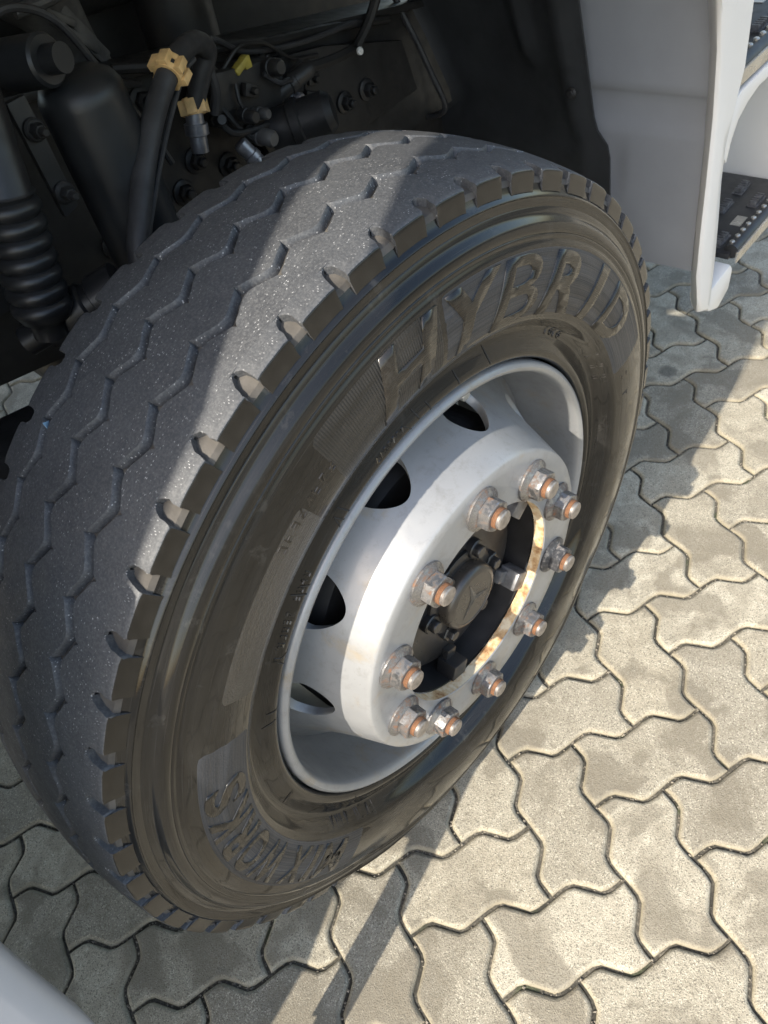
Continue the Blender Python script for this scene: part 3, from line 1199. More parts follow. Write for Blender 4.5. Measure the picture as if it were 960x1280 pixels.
for k in range(10):
    deg = 83.15 - 36 * k
    dark = k == 3
    root = link('wheel_nut', nut_dk if dark else nut_me, None, truck, WM(0.1675, deg, FACE + 0.0002) @ Matrix.Diagonal((1.13, 1.13, 1.0, 1.0)))
    link('hex_head', hex_dk if dark else hex_me, None, root, Matrix.Rotation(random.uniform(0, 1.05), 4, 'Z'))
    link('rusty_thread', th_me, None, root)
    link('stud', sd_me, None, root)
    if dark:
        root['label'] = 'blackened wheel nut on the right of the hub'

# hub, cap and brake drum
hub_prof = [(0.0, 0.006), (0.060, 0.006), (0.105, 0.003), (0.117, 0.0), (0.121, -0.006), (0.122, -0.02), (0.135, -0.022), (0.1375, -0.01), (0.1380, 0.026), (0.1384, 0.026), (0.1384, -0.10), (0.0, -0.10)]
mb = MB(); mb.lathe([(max(r, 0.0005), y) for r, y in hub_prof], HUB, AX, 96)
hub = mb.build('wheel_hub', 'hub_black', truck)
mb = MB(); mb.lathe([(0.062, 0.0055), (0.062, 0.0105), (0.060, 0.012), (0.050, 0.0125)], HUB, AX, 60); mb.build('cap_flange', 'hub_black', hub)
mb = MB(); mb.lathe([(0.0475, 0.010), (0.0470, 0.022), (0.0455, 0.0275), (0.0425, 0.0305), (0.0380, 0.0315), (0.0375, 0.0308), (0.0005, 0.0308)], HUB, AX, 60)
cap = mb.build('hub_cap', 'cap_brown', hub)
mb = MB()
# three-armed emblem pressed into the cap
for k in range(3):
    b0 = 96 + 120 * k
    cen = W(0, 0, 0.0330)
    tip = W(0.033, b0, 0.0312); l_ = W(0.0062, b0 + 60, 0.0312); r_ = W(0.0062, b0 - 60, 0.0312)
    n0 = len(mb.v)
    mb.add([cen, tip, l_, r_], [(0, 1, 2), (0, 3, 1)])
mb.build('cap_emblem', 'emblem_metal', hub, angle=5)
for k in range(6):
    deg = 55 + k * 60
    mb = MB()
    mb.lathe([(0.0135, 0.005), (0.0135, 0.014), (0.0120, 0.0155), (0.0085, 0.0155), (0.0085, 0.022), (0.0075, 0.0235)], W(0.062, deg, 0), AX, 6 if k % 2 else 18)
    mb.build('cap_bolt', 'hub_black', hub)
for k in range(5):
    deg = -40 + 72 * k
    M = WM(0.1265, deg, 0.0125).to_3x3()
    mb = MB()
    mb.box(W(0.1255, deg, 0.0165), (0.0245, 0.028, 0.030), M, 0.0022)
    mb.box(W(0.108, deg, 0.008), (0.020, 0.020, 0.012), M, 0.004)
    mb.build('spigot_tab', 'tab_steel' if k in (0, 1) else 'hub_black', hub)
mb = MB(); mb.lathe([(0.139, -0.03), (0.205, -0.035), (0.212, -0.05), (0.212, -0.23), (0.10, -0.235), (0.10, -0.03)], HUB, AX, 72, closed=True)
mb.build('brake_drum', 'drum_black', truck)
mb = MB(); mb.cyl(HUB + AX * -0.22, HUB + AX * -1.9 + Vector((0, 0, 0.05)), 0.062, 28); mb.box(HUB + AX * -0.55, (0.10, 0.45, 0.12), None, 0.01)
mb.build('front_axle', 'chassis_black', truck)

# ------------------------------------------------------------------ cab front fender, post and steps
# post: outward vertical strip of the fender, in front of the wheel
left = [(0.800, 0.368), (0.772, 0.384), (0.752, 0.412), (0.738, 0.470), (0.735, 0.55), (0.735, 0.64), (0.733, 0.74), (0.722, 0.835), (0.703, 0.91), (0.672, 1.00), (0.62, 1.10), (0.53, 1.22)]
right = [(0.812, 0.372), (0.815, 0.384), (0.815, 0.42), (0.813, 0.47), (0.806, 0.55), (0.798, 0.62), (0.797, 0.68), (0.815, 0.735), (0.83, 0.78), (0.83, 0.86), (0.83, 1.05), (0.83, 1.22)]
rows = []
for (xl, zl), (xr, zr) in zip(left, right):
    xl += 0.016 if zl > 0.40 else 0.0
    # rounded rear return then flat outer face
    rows.append([P(xl + 0.034, -0.082, zl), P(xl + 0.014, -0.068, zl), P(xl + 0.004, -0.060, zl), P(xl, -0.055, zl), P(xl + 0.003, -0.051, lerp(zl, zr, .05)), P(xl + 0.010, -0.049, lerp(zl, zr, .2)),
                 P(lerp(xl + .013, xr, .5), -0.0485, lerp(zl, zr, .6)), P(xr - 0.004, -0.049, zr), P(xr, -0.054, zr), P(xr + .001, -0.085, zr)])
mb = MB(); mb.sheet(rows, (0.003, 0.003, 0))
post = mb.build('fender_post', 'cab_paint', truck, angle=50)

# rear-facing inner panel, shade put into its grey, with two pressed creases
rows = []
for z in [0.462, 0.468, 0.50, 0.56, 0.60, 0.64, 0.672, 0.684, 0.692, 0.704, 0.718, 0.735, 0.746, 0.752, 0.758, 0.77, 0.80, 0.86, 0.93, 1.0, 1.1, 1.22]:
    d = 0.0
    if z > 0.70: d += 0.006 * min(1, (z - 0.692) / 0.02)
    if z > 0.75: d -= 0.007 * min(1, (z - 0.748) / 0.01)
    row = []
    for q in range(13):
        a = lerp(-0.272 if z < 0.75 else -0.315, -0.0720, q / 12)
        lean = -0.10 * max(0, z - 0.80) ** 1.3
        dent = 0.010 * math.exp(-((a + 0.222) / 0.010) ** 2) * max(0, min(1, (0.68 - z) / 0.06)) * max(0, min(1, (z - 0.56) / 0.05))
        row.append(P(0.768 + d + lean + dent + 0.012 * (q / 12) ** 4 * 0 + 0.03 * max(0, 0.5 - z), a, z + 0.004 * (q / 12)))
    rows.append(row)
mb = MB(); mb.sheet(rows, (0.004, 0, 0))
mb.build('fender_inner_panel', 'panel_shaded', truck, angle=50)

# black wheel-arch liner
def liner_x(z):
    return interp([(0.40, 0.775), (0.70, 0.765), (0.90, 0.735), (1.05, 0.665), (1.15, 0.58), (1.22, 0.49), (1.27, 0.36)], z)


rows = []
for q in range(34):
    z = lerp(0.54, 1.265, q / 33)
    row = []
    edge = interp([(0.50, -0.2255), (0.655, -0.2255), (0.672, -0.230), (0.69, -0.246), (0.705, -0.252), (0.90, -0.262), (1.30, -0.262)], z)
    inner = interp([(0.54, -0.74), (0.60, -0.725), (0.64, -0.69), (0.665, -0.63), (0.68, -0.585), (0.70, -0.572), (0.80, -0.60), (0.90, -0.635), (1.3, -0.70)], z)
    for j in range(25):
        f = j / 24
        a = lerp(edge, inner, f)
        d = 0.0
        # raised land along the outer edge and a step further in
        if f < 0.05: d = 0.0
        elif f < 0.14: d = -0.006
        elif f < 0.20: d = 0.004
        else: d = 0.010 + 0.035 * math.sin(min(1, (f - 0.2) / 0.5) * math.pi / 2)
        if 0.30 < f < 0.38 and z > 0.80: d -= 0.012
        if f > 0.97: d -= 0.012
        row.append(P(liner_x(z) - 0.012 + d, a, z))
    rows.append(row)
mb = MB(); mb.sheet(rows, (0.004, 0, 0.0))
liner = mb.build('wheel_arch_liner', 'liner_plastic', truck, angle=45)
for (a, z) in ((-0.284, 0.757), (-0.285, 1.0)):
    mb = MB()
    mb.lathe([(0.0095, 0), (0.0095, 0.002), (0.006, 0.004), (0.006, 0.0065), (0.005, 0.0072)], P(liner_x(z) - 0.0195, a, z), (-1, 0, 0.15), 16)
    mb.build('liner_screw', 'chassis_black', liner)
# rubber edge bead round the cut-out of the liner
mb = MB()
pts = [P(liner_x(z) - 0.004, interp([(0.54, -0.74), (0.60, -0.725), (0.64, -0.69), (0.665, -0.63), (0.68, -0.585), (0.70, -0.572), (0.80, -0.60), (0.90, -0.635), (1.3, -0.70)], z), z) for z in (0.54, 0.60, 0.64, 0.665, 0.68, 0.70, 0.75, 0.80, 0.85, 0.90, 1.0, 1.1)]
mb.tube(pts, 0.0055, 8, 5)
mb.build('edge_bead', 'hose_rubber', liner)

# step well: painted shell with two treads
mb = MB()
# outer sill web between the post and the front, under the upper step
web = [(0.797, 0.66), (0.800, 0.70), (0.815, 0.735), (0.833, 0.742), (1.60, 0.760), (1.60, 0.705), (0.95, 0.722), (0.90, 0.722), (0.865, 0.713), (0.838, 0.698), (0.822, 0.675), (0.812, 0.64)]
mb.prism([P(x, -0.052, z) for x, z in web], P(0, -0.012, 0), 0.003)
mb.build('step_sill', 'cab_paint', truck)
mb = MB()
mb.sheet([[P(x, -0.255, z) for z in (0.395, 0.55, 0.745)] for x in (0.95, 1.08, 1.20)], (0, 0.004, 0))
mb.sheet([[P(1.195 + 0.02 * (z - .4), a, z) for z in (0.395, 0.50, 0.60, 0.70, 0.745)] for a in (-0.262, -0.20, -0.12, -0.066)], (0.006, 0, 0))
mb.build('step_well', 'cab_paint', truck, angle=60)
mb = MB()
mb.sheet([[P(x, -0.30, z) for z in (0.745, 0.90, 1.25)] for x in (0.79, 1.0, 1.62)], (0, 0.004, 0))
mb.build('step_well', 'cab_paint', truck, angle=60)
mb = MB(); mb.prism([P(0.811, -0.056, 0.392), P(0.905, -0.056, 0.402), P(0.918, -0.056, 0.385), P(0.912, -0.056, 0.345), P(0.872, -0.056, 0.325), P(0.830, -0.056, 0.345)], P(0, -0.035, 0), 0.006)
mb.build('step_end_cap', 'cab_paint', truck)


def step(z, x0, x1):
    # base plate with slots: strips between the holes
    mb = MB()
    mb.box(P((x0 + x1) / 2, -0.160, z - 0.010), (x1 - x0, 0.186, 0.012), None, 0.003)
    st = mb.build('cab_step', 'step_black', truck)
    for r in range(4):
        for c_ in range(9):
            x = x0 + 0.035 + c_ * 0.075 + (0.036 if r % 2 else 0)
            a = -0.100 - r * 0.046
            if x > x1 - 0.03:
                continue
            m2 = MB()
            if (r + c_) % 3 == 1:
                m2.box(P(x, a, z - 0.0035), (0.034, 0.020, 0.0015), None, 0.0)
                m2.build('drain_slot', 'tape_white' if False else 'step_metal', st)
            else:
                # raised toothed grip
                for tt in range(5):
                    m2.box(P(x + (tt - 2) * 0.008, a, z + 0.001), (0.006, 0.014, 0.010), Matrix.Rotation(0.3, 3, 'Y'), 0.001)
                m2.box(P(x, a, z - 0.003), (0.046, 0.020, 0.004), None, 0.001)
                m2.build('grip_tooth', 'tooth_glint', st)
    m2 = MB()
    m2.cyl(P(x0 + 0.01, -0.068, z - 0.004), P(x1, -0.068, z - 0.004), 0.014, 14)
    m2.build('step_nosing', 'step_black', st)
    for k in range(26):
        x = x0 + 0.02 + k * 0.022
        if x > x1:
            break
        m2 = MB()
        m2.lathe([(0.0048, 0), (0.0048, 0.0035), (0.003, 0.005)], P(x, -0.072, z + 0.008), (0, 0, 1), 8)
        m2.build('nosing_stud', 'step_metal', st)
    m2 = MB()
    m2.prism([P(x0, -0.052, z - 0.020), P(x1, -0.052, z - 0.018), P(x1, -0.052, z + 0.002), P(x0 + 0.004, -0.052, z + 0.001)], P(0, -0.004, 0), 0.001)
    m2.build('edge_strip', 'step_metal', st)
    return st


step(0.418, 0.915, 1.19)
step(0.772, 0.805, 1.58)

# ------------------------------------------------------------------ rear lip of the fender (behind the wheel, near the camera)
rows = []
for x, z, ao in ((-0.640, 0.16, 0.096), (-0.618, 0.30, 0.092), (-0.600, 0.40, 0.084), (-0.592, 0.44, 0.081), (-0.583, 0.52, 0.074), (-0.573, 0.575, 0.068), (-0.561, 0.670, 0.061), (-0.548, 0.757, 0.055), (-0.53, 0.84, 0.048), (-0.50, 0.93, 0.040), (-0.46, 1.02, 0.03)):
    dp = 0.0 if z < 0.42 else 0.055  # hidden inner return deepened higher up to shade the rear tread
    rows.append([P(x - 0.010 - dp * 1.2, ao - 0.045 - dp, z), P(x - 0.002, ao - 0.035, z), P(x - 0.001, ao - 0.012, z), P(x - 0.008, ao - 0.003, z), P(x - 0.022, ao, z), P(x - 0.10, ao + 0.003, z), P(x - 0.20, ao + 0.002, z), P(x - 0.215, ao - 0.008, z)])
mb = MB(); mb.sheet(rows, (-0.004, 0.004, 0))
mb.build('fender_rear_lip', 'lip_shaded', truck, angle=60)

# ------------------------------------------------------------------ chassis in the wheel housing
# frame rail with a sloping top flange
mb = MB()
rt = lambda x: 1.023 - 0.213 * x
mb.prism([P(-0.9, -0.62, rt(-0.9)), P(1.1, -0.62, rt(1.1)), P(1.1, -0.62, rt(1.1) - 0.34), P(-0.9, -0.62, rt(-0.9) - 0.34)], P(0, -0.010, 0), 0.002)
rail = mb.build('frame_rail', 'chassis_brown', truck)
mb = MB()
mb.prism([P(-0.9, -0.600, rt(-0.9) - .004), P(1.1, -0.600, rt(1.1) - .004), P(1.1, -0.600, rt(1.1) + 0.008), P(-0.9, -0.600, rt(-0.9) + 0.008)], P(0, -0.09, 0), 0.003)
mb.build('rail_flange', 'chassis_black', rail)


def flange_bolt(x, z, a=-0.62, r=0.013, mat='chassis_black', par=None):
    mb = MB()
    mb.lathe([(r * 1.45, 0), (r * 1.45, 0.004), (r * 1.2, 0.006)], P(x, a, z), (0, -1, 0), 18)
    mb.lathe([(r, 0.005), (r, 0.014), (r * 0.8, 0.017)], P(x, a, z), (0, -1, 0), 6)
    mb.lathe([(r * 0.55, 0.016), (r * 0.55, 0.024), (r * 0.4, 0.026)], P(x, a, z), (0, -1, 0), 12)
    mb.build('frame_bolt', mat, par or rail)


for x, z in ((0.193, 0.945), (0.239, 0.838), (0.200, 0.808), (0.293, 0.805), (0.555, 0.785), (0.605, 0.783), (0.425, 0.905), (0.06, 0.80), (-0.10, 0.95)):
    flange_bolt(x, z)
mb = MB()
mb.lathe([(0.011, 0), (0.011, 0.0015), (0.008, 0.0016), (0.008, 0.0)], P(0.143, -0.6195, 0.928), (0, -1, 0), 16, closed=True)
mb.build('rail_hole', 'drum_black', rail)
# bracket plate lower front
mb = MB()
mb.prism([P(0.33, -0.595, 0.93), P(0.52, -0.595, 0.89), P(0.70, -0.595, 0.83), P(0.72, -0.595, 0.74), P(0.55, -0.595, 0.74), P(0.50, -0.595, 0.70), P(0.40, -0.595, 0.72), P(0.36, -0.595, 0.78)], P(0, -0.012, 0), 0.003)
brk = mb.build('side_bracket', 'chassis_brown', truck)
for x, z in ((0.535, 0.797), (0.590, 0.795)):
    flange_bolt(x, z, -0.594, 0.012, 'chassis_black', brk)
# inner engine bay mass behind the rail
mb = MB()
mb.box(P(0.2, -1.15, 0.85), (1.7, 0.5, 0.5), None, 0.05)
mb.cyl(P(0.05, -0.86, 1.12), P(0.75, -0.86, 1.03), 0.085, 28)
mb.cyl(P(0.42, -0.80, 1.06), P(0.40, -0.80, 0.80), 0.06, 24)
mb.build('engine_block', 'chassis_black', truck)
# exhaust casting seen above the rail
mb = MB()
mb.tube([P(0.10, -0.72, 1.20), P(0.145, -0.72, 1.12), P(0.18, -0.73, 1.05), P(0.20, -0.76, 0.97)], lambda t_: 0.050 + 0.012 * math.sin(t_ * 6), 18, 8)
for q in range(4):
    mb.box(P(0.13 + q * 0.022, -0.675 - q * .004, 1.10 - q * 0.035), (0.070, 0.012, 0.010), Matrix.Rotation(0.5 + 0.2 * q, 3, 'Y'), 0.003)
mb.box(P(0.185, -0.69, 1.035), (0.016, 0.02, 0.10), Matrix.Rotation(-0.45, 3, 'Y'), 0.004)
mb.build('exhaust_casting', 'cast_metal', truck)
mb = MB(); mb.tube([P(0.10, -0.66, 1.085), P(0.145, -0.655, 1.083), P(0.19, -0.665, 1.085)], 0.008, 10, 6)
mb.build('casting_clamp', 'cast_metal', truck)

# shock absorber, near vertical, with eye bush on top
mb = MB()
ax0 = P(0.030, -0.44, 1.055); ax1 = P(0.020, -0.44, 0.60)
mb.lathe([(0.028, -0.008), (0.041, 0.0), (0.0465, 0.010), (0.0475, 0.02), (0.0475, 0.44), (0.040, 0.45)], ax0, ax1 - ax0, 36)
damper = mb.build('shock_absorber', 'damper_black', truck)
mb = MB()
mb.lathe([(0.012, -0.045), (0.016, -0.042), (0.016, -0.030), (0.022, -0.030), (0.025, -0.027), (0.025, 0.027), (0.022, 0.030), (0.014, 0.030), (0.014, 0.05)], P(-0.010, -0.440, 1.088), (0.35, -1, 0.05), 30)
mb.build('eye_bush', 'damper_black', damper)
mb = MB(); mb.box(P(-0.045, -0.49, 1.115), (0.075, 0.03, 0.075), Matrix.Rotation(0.5, 3, 'Y'), 0.012); mb.build('mount_bracket', 'chassis_black', damper)
# cable arching over the damper
mb = MB(); mb.tube([P(-0.02, -0.50, 1.115), P(0.02, -0.49, 1.125), P(0.06, -0.485, 1.10), P(0.085, -0.485, 1.04), P(0.12, -0.50, 0.96), P(0.14, -0.51, 0.90)], 0.0045, 8, 8)
mb.build('brake_cable', 'hose_rubber', truck)
# flat bar linkage left of the damper with two bolts
mb = MB()
mb.prism([P(-0.064, -0.405, 1.075), P(-0.042, -0.405, 1.075), P(-0.045, -0.405, 0.96), P(-0.066, -0.405, 0.955)], P(0, -0.010, 0), 0.003)
bar = mb.build('link_bar', 'chassis_black', truck)
for x, z in ((-0.052, 1.045), (-0.055, 0.98)):
    flange_bolt(x, z, -0.404, 0.008, 'chassis_black', bar)

# ribbed spring boot
b0 = P(-0.122, -0.375, 1.018); b1 = P(-0.152, -0.375, 0.892)
L_ = (b1 - b0).length
prof = [(0.024, -0.10), (0.027, -0.095), (0.027, -0.003), (0.030, 0.0)]
nrib = 7
for k in range(nrib):
    for q in range(8):
        ph = q / 8
        prof.append((0.0265 + 0.0055 * math.sin(ph * math.pi) ** 0.7, 0.004 + (k + ph) * (L_ - 0.01) / nrib))
prof += [(0.025, L_), (0.018, L_ + 0.004), (0.018, L_ + 0.02)]
mb = MB(); mb.lathe(prof, b0, b1 - b0, 40)
boot = mb.build('spring_boot', 'boot_rubber', truck, angle=70)
mb = MB()
mb.lathe([(0.012, -0.03), (0.017, -0.028), (0.017, 0.0), (0.024, 0.0), (0.026, 0.004), (0.026, 0.055), (0.022, 0.058), (0.022, 0.066), (0.026, 0.068), (0.026, 0.10)], P(-0.150, -0.40, 0.868), (0.9, -0.6, 0.25), 26)
mb.build('lower_bush', 'boot_rubber', boot)
mb = MB(); mb.box(P(-0.22, -0.42, 0.74), (0.50, 0.09, 0.07), Matrix.Rotation(0.22, 3, 'Y'), 0.012)
mb.build('lower_arm', 'chassis_black', truck)
mb = MB(); mb.box(P(-0.20, -0.56, 1.02), (0.20, 0.10, 0.34), None, 0.02); mb.build('spring_bracket', 'chassis_black', truck)

# thick air hose, thin cable and cream clips
mb = MB()
mb.tube([P(0.203, -0.51, 0.945), P(0.222, -0.50, 0.976), P(0.236, -0.49, 1.000), P(0.212, -0.47, 1.021), P(0.177, -0.45, 1.027), P(0.139, -0.43, 1.022), P(0.100, -0.42, 1.001), P(0.056, -0.40, 0.975), P(0.013, -0.38, 0.941), P(-0.028, -0.36, 0.900), P(-0.055, -0.35, 0.83)], 0.0128, 18, 10)
hose = mb.build('air_hose', 'hose_rubber', truck)
mb = MB()
mb.tube([P(0.185, -0.445, 1.015), P(0.160, -0.44, 1.008), P(0.121, -0.43, 0.983), P(0.078, -0.41, 0.959), P(0.036, -0.39, 0.932), P(-0.008, -0.37, 0.897), P(-0.03, -0.36, 0.85)], 0.0034, 10, 8)
mb.build('thin_cable', 'hose_rubber', truck)


def clip(c, axis, r):
    mb = MB()
    c = Vector(c); ax = Vector(axis).normalized()
    mb.lathe([(r * 0.98, -0.010), (r * 1.25, -0.010), (r * 1.30, -0.006), (r * 1.30, -0.003), (r * 1.12, -0.002), (r * 1.12, 0.003), (r * 1.30, 0.004), (r * 1.30, 0.008), (r * 1.22, 0.011), (r * 0.98, 0.011)], c, ax, 14, closed=True)
    s = ax.orthogonal().normalized(); q = ax.cross(s)
    for k in range(6):
        t_ = k * 1.047
        mb.box(c + (s * math.cos(t_) + q * math.sin(t_)) * r * 1.24, (0.013, 0.009, 0.018), ax.to_track_quat('Z', 'Y').to_matrix(), 0.001)
    o = mb.build('hose_clip', 'cream_plastic', hose)
    m2 = MB(); m2.lathe([(r * 1.13, -0.0022), (r * 1.22, -0.0022), (r * 1.22, 0.0028), (r * 1.13, 0.0028)], c, ax, 20, closed=True)
    m2.build('clip_strap', 'step_black', hose)


clip(P(0.139, -0.43, 1.022), P(0.040, -0.015, 0.016), 0.0132)
clip(P(0.203, -0.512, 0.944), P(0.02, -0.02, 0.06), 0.0105)
mb = MB()
mb.lathe([(0.008, -0.012), (0.012, -0.01), (0.012, 0.004), (0.016, 0.005), (0.016, 0.018), (0.012, 0.020), (0.012, 0.04)], P(0.198, -0.512, 0.930), (-0.25, 0.0, -1), 12)
mb.build('hose_fitting', 'fitting_metal', hose)
mb = MB()
mb.tube([P(0.225, -0.52, 1.0), P(0.24, -0.51, 0.985), P(0.243, -0.51, 0.95), P(0.235, -0.52, 0.92)], 0.007, 10, 6)
mb.build('side_hose', 'hose_rubber', truck)

# valve block with cylinders, pipes, cable and yellow tag
mb = MB()
Rv = Matrix.Rotation(0.21, 3, 'Y')
mb.box(P(0.325, -0.575, 0.905), (0.11, 0.06, 0.075), Rv, 0.006)
mb.box(P(0.275, -0.56, 0.93), (0.05, 0.05, 0.05), Rv, 0.005)
vb = mb.build('valve_block', 'chassis_brown', truck)
specs = [((0.335, -0.545, 0.845), (0.28, 0.3, 0.05), 0.030, 0.10, 'drum_black'), ((0.30, -0.55, 0.86), (0.1, 1, -0.1), 0.012, 0.05, 'cast_metal'),
         ((0.375, -0.56, 0.88), (1, 0.3, 0.25), 0.013, 0.07, 'chassis_black'), ((0.36, -0.55, 0.925), (0, 1, 0.1), 0.011, 0.04, 'chassis_black'),
         ((0.265, -0.53, 0.865), (0.4, 0.4, -1), 0.011, 0.06, 'fitting_metal'), ((0.285, -0.535, 0.895), (0, 1, 0), 0.009, 0.035, 'chassis_black'),
         ((0.31, -0.54, 0.885), (0.2, 1, 0), 0.008, 0.03, 'cast_metal'), ((0.405, -0.57, 0.865), (0.1, 1, 0), 0.007, 0.03, 'fitting_metal'),
         ((0.42, -0.57, 0.845), (0.1, 1, 0.2), 0.006, 0.03, 'fitting_metal'), ((0.25, -0.55, 0.90), (-0.3, 1, 0.3), 0.008, 0.04, 'chassis_black')]
for c_, d_, r_, l_, mt in specs:
    mb = MB()
    a0 = P(*c_); dv = Vector((d_[0], -d_[1], d_[2])).normalized()
    mb.lathe([(r_ * .8, 0), (r_, 0.002), (r_, l_ * 0.35), (r_ * 1.15, l_ * 0.37), (r_ * 1.15, l_ * 0.5), (r_, l_ * 0.52), (r_, l_ * 0.9), (r_ * .75, l_)], a0, dv, 20)
    mb.build('valve_port', mt, vb)
mb = MB(); mb.box(P(0.315, -0.54, 0.948), (0.030, 0.014, 0.010), Matrix.Rotation(-0.35, 3, 'Y'), 0.003); mb.box(P(0.325, -0.54, 0.948), (0.012, 0.012, 0.016), None, 0.002)
mb.build('yellow_tag', 'yellow_plastic', vb)
for pts, r_ in (([P(0.29, -0.55, 0.95), P(0.33, -0.55, 0.965), P(0.38, -0.56, 0.95), P(0.44, -0.58, 0.905), P(0.50, -0.59, 0.885)], 0.0028),
                ([P(0.26, -0.54, 0.92), P(0.275, -0.53, 0.88), P(0.30, -0.53, 0.85), P(0.34, -0.54, 0.84)], 0.004),
                ([P(0.37, -0.57, 0.93), P(0.375, -0.56, 0.90), P(0.37, -0.56, 0.87)], 0.006),
                ([P(0.385, -0.57, 0.93), P(0.392, -0.56, 0.90), P(0.385, -0.56, 0.87)], 0.005),
                ([P(0.40, -0.56, 0.90), P(0.43, -0.56, 0.895), P(0.445, -0.57, 0.87), P(0.44, -0.58, 0.84)], 0.0025),
                ([P(0.45, -0.60, 0.88), P(0.53, -0.60, 0.865), P(0.60, -0.60, 0.86)], 0.010),
                ([P(0.58, -0.585, 0.865), P(0.62, -0.585, 0.89), P(0.66, -0.58, 0.935)], 0.008)):
    mb = MB(); mb.tube(pts, r_, 8, 6); mb.build('pipe', 'chassis_black', vb)
rnd = random.Random(21)
# wiring loom, conduit and small brackets crowding the rail
looms = [([P(0.16, -0.60, 1.00), P(0.24, -0.59, 0.975), P(0.32, -0.585, 0.965), P(0.42, -0.59, 0.935), P(0.55, -0.60, 0.905), P(0.68, -0.60, 0.87)], 0.0065),
         ([P(0.22, -0.60, 0.99), P(0.30, -0.575, 0.985), P(0.36, -0.58, 0.945), P(0.47, -0.585, 0.915), P(0.60, -0.595, 0.895)], 0.004),
         ([P(0.24, -0.53, 0.915), P(0.255, -0.525, 0.885), P(0.29, -0.525, 0.872), P(0.325, -0.53, 0.862), P(0.35, -0.55, 0.83)], 0.0045),
         ([P(0.345, -0.535, 0.925), P(0.365, -0.53, 0.905), P(0.385, -0.535, 0.90), P(0.41, -0.55, 0.885)], 0.0035),
         ([P(0.29, -0.53, 0.935), P(0.285, -0.525, 0.91), P(0.30, -0.525, 0.89), P(0.33, -0.53, 0.885)], 0.003),
         ([P(0.02, -0.59, 1.06), P(0.08, -0.58, 1.03), P(0.15, -0.585, 0.99), P(0.19, -0.60, 0.97)], 0.005),
         ([P(0.44, -0.57, 0.855), P(0.47, -0.565, 0.835), P(0.46, -0.56, 0.80), P(0.43, -0.56, 0.78)], 0.0045)]
for k, (pts, r_) in enumerate(looms):
    mb = MB(); mb.tube(pts, (lambda t_, r=r_: r * (1 + (0.10 if int(t_ * 60) % 2 else 0.0))) if k in (0, 2, 6) else r_, 8, 10)
    mb.build('wiring_loom', 'hose_rubber' if k % 2 else 'chassis_black', vb)
for x, a, z in ((0.27, -0.555, 0.955), (0.395, -0.575, 0.915), (0.445, -0.575, 0.885), (0.36, -0.545, 0.862), (0.315, -0.535, 0.915), (0.475, -0.588, 0.86)):
    mb = MB()
    Rm = Matrix.Rotation(rnd.uniform(-.6, .6), 3, 'Y')
    mb.box(P(x, a, z), (rnd.uniform(.016, .030), 0.012, rnd.uniform(.012, .024)), Rm, 0.002)
    mb.lathe([(0.0055, 0), (0.0055, 0.006), (0.004, 0.008)], P(x, a + .006, z), (0, -1, 0), 6)
    mb.build('pipe_bracket', rnd.choice(('cast_metal', 'chassis_black', 'chassis_brown')), vb)
mb = MB(); mb.lathe([(0.006, 0), (0.006, 0.004), (0.003, 0.006)], P(0.575, -0.575, 0.862), (0, -1, 0.3), 10); mb.build('white_plug', 'tape_white', vb)
mb = MB(); mb.box(P(0.115, -0.50, 0.765), (0.016, 0.004, 0.020), Matrix.Rotation(0.6, 3, 'Y'), 0.001); mb.build('paper_tag', 'tape_white', truck)

# ------------------------------------------------------------------ upper cab, and added bodies shaped to block sun and sky (out of view)
mb = MB()
cab_pts = [P(-0.06, 0.06, 1.26), P(1.62, 0.02, 1.26), P(1.66, 0.02, 1.9), P(1.50, 0.0, 2.95), P(-0.06, 0.04, 2.95)]
mb.prism(cab_pts, P(0, -2.45, 0), 0.03)
mb.build('cab_body', 'cab_paint', truck)
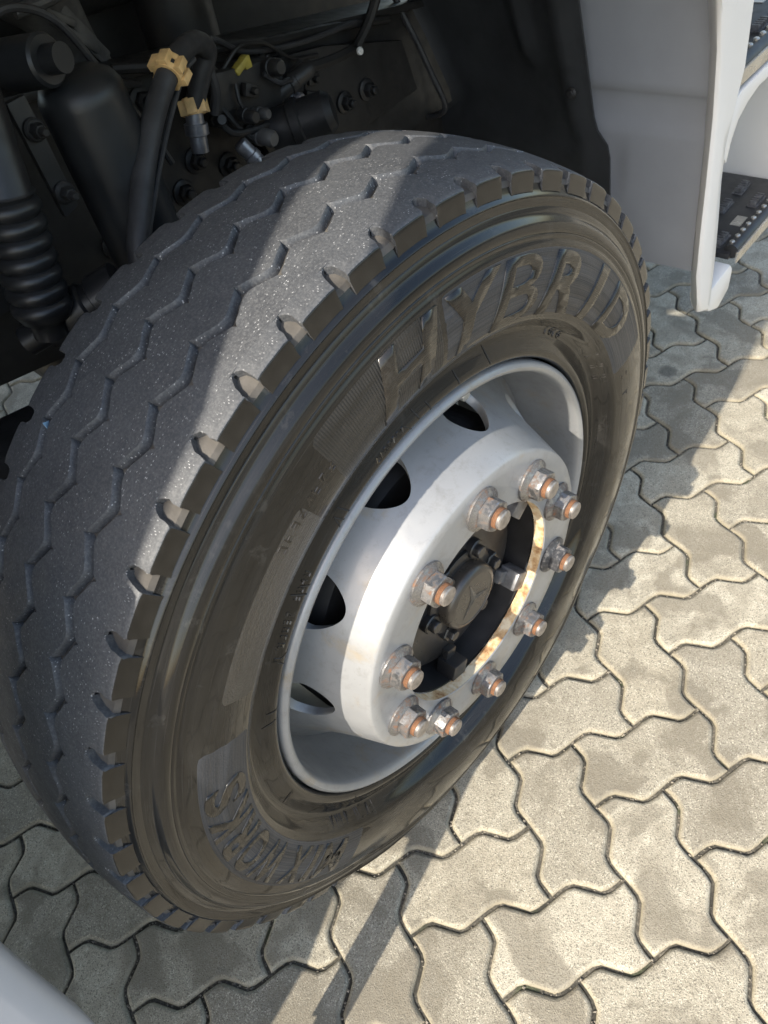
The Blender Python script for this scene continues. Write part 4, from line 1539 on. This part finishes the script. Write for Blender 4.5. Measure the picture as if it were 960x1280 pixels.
# unseen blocker added behind the cab, its edge shapes the sunlit tread strip
mb = MB()
mb.prism([P(-0.60, 0.027, 1.785), P(-0.60, 0.076, 1.675), P(-0.60, 0.150, 1.42), P(-0.60, 0.158, 2.9), P(-0.60, -0.60, 2.9), P(-0.60, -0.20, 2.02)], P(-0.06, 0, 0), 0.004)
mb.build('side_sun_blocker', 'cab_paint', truck)
mb = MB()
mb.prism([P(-0.595, 0.018, 1.81), P(-0.595, 0.145, 1.81), P(-0.595, 0.150, 2.9), P(-0.595, -2.3, 2.9), P(-0.595, -2.3, 2.03), P(-0.595, -0.20, 2.03)], P(0.52, -0.066, -0.51), 0.0)
mb.build('cab_rear_sky_blocker', 'liner_plastic', truck)  # unseen shell added to keep sky light off the tread
mb = MB()
mb.prism([P(-1.05, 0.056, 0.33), P(-1.05, 0.052, 0.60), P(-1.05, 0.030, 0.70), P(-1.05, 0.045, 0.85), P(-1.05, 0.070, 1.0), P(-1.05, 0.085, 1.45), P(-1.05, 0.104, 1.78), P(-1.05, 0.071, 1.94), P(-1.05, 0.018, 2.13), P(-1.05, -0.12, 2.42), P(-1.05, -0.12, 3.1), P(-1.05, -2.4, 3.1), P(-1.05, -2.4, 1.1), P(-1.05, -0.72, 1.1), P(-1.05, -0.72, 0.33)], P(-3.2, 0, 0), 0.01)
mb.build('load_body_blocker', 'cab_paint', truck)  # unseen load body, outline shaped to shade the tread and leave sunlit slivers
# unseen sloping panel added between load body and cab to block sky light
mb = MB()
mb.prism([P(-1.04, 0.060, 1.62), P(-1.04, 0.100, 1.78), P(-1.04, 0.069, 1.94), P(-1.04, 0.016, 2.13), P(-1.04, -0.12, 2.42), P(-1.04, -2.3, 2.42), P(-1.04, -2.3, 1.62)], P(0.36, -0.046, -0.353), 0.0)
mb.build('gap_sky_blocker', 'liner_plastic', truck)

# small things caught on the tyre and lying about
mb = MB()
bp = W(0.5055, 121.7, -0.172)
mb.prism([bp, bp + Vector((0.006, 0.004, -0.004)), bp + Vector((0.001, 0.001, -0.010))], (0, -0.0015, 0.003))
sh = mb.build('glass_chip', 'shard_blue')
sh.matrix_world = Matrix.Translation(TRUCK_LOC) @ Matrix.Rotation(TRUCK_ROT, 4, 'Z')
sh['label'] = 'tiny pale blue chip stuck in the tyre tread groove'
sh['category'] = 'chip'
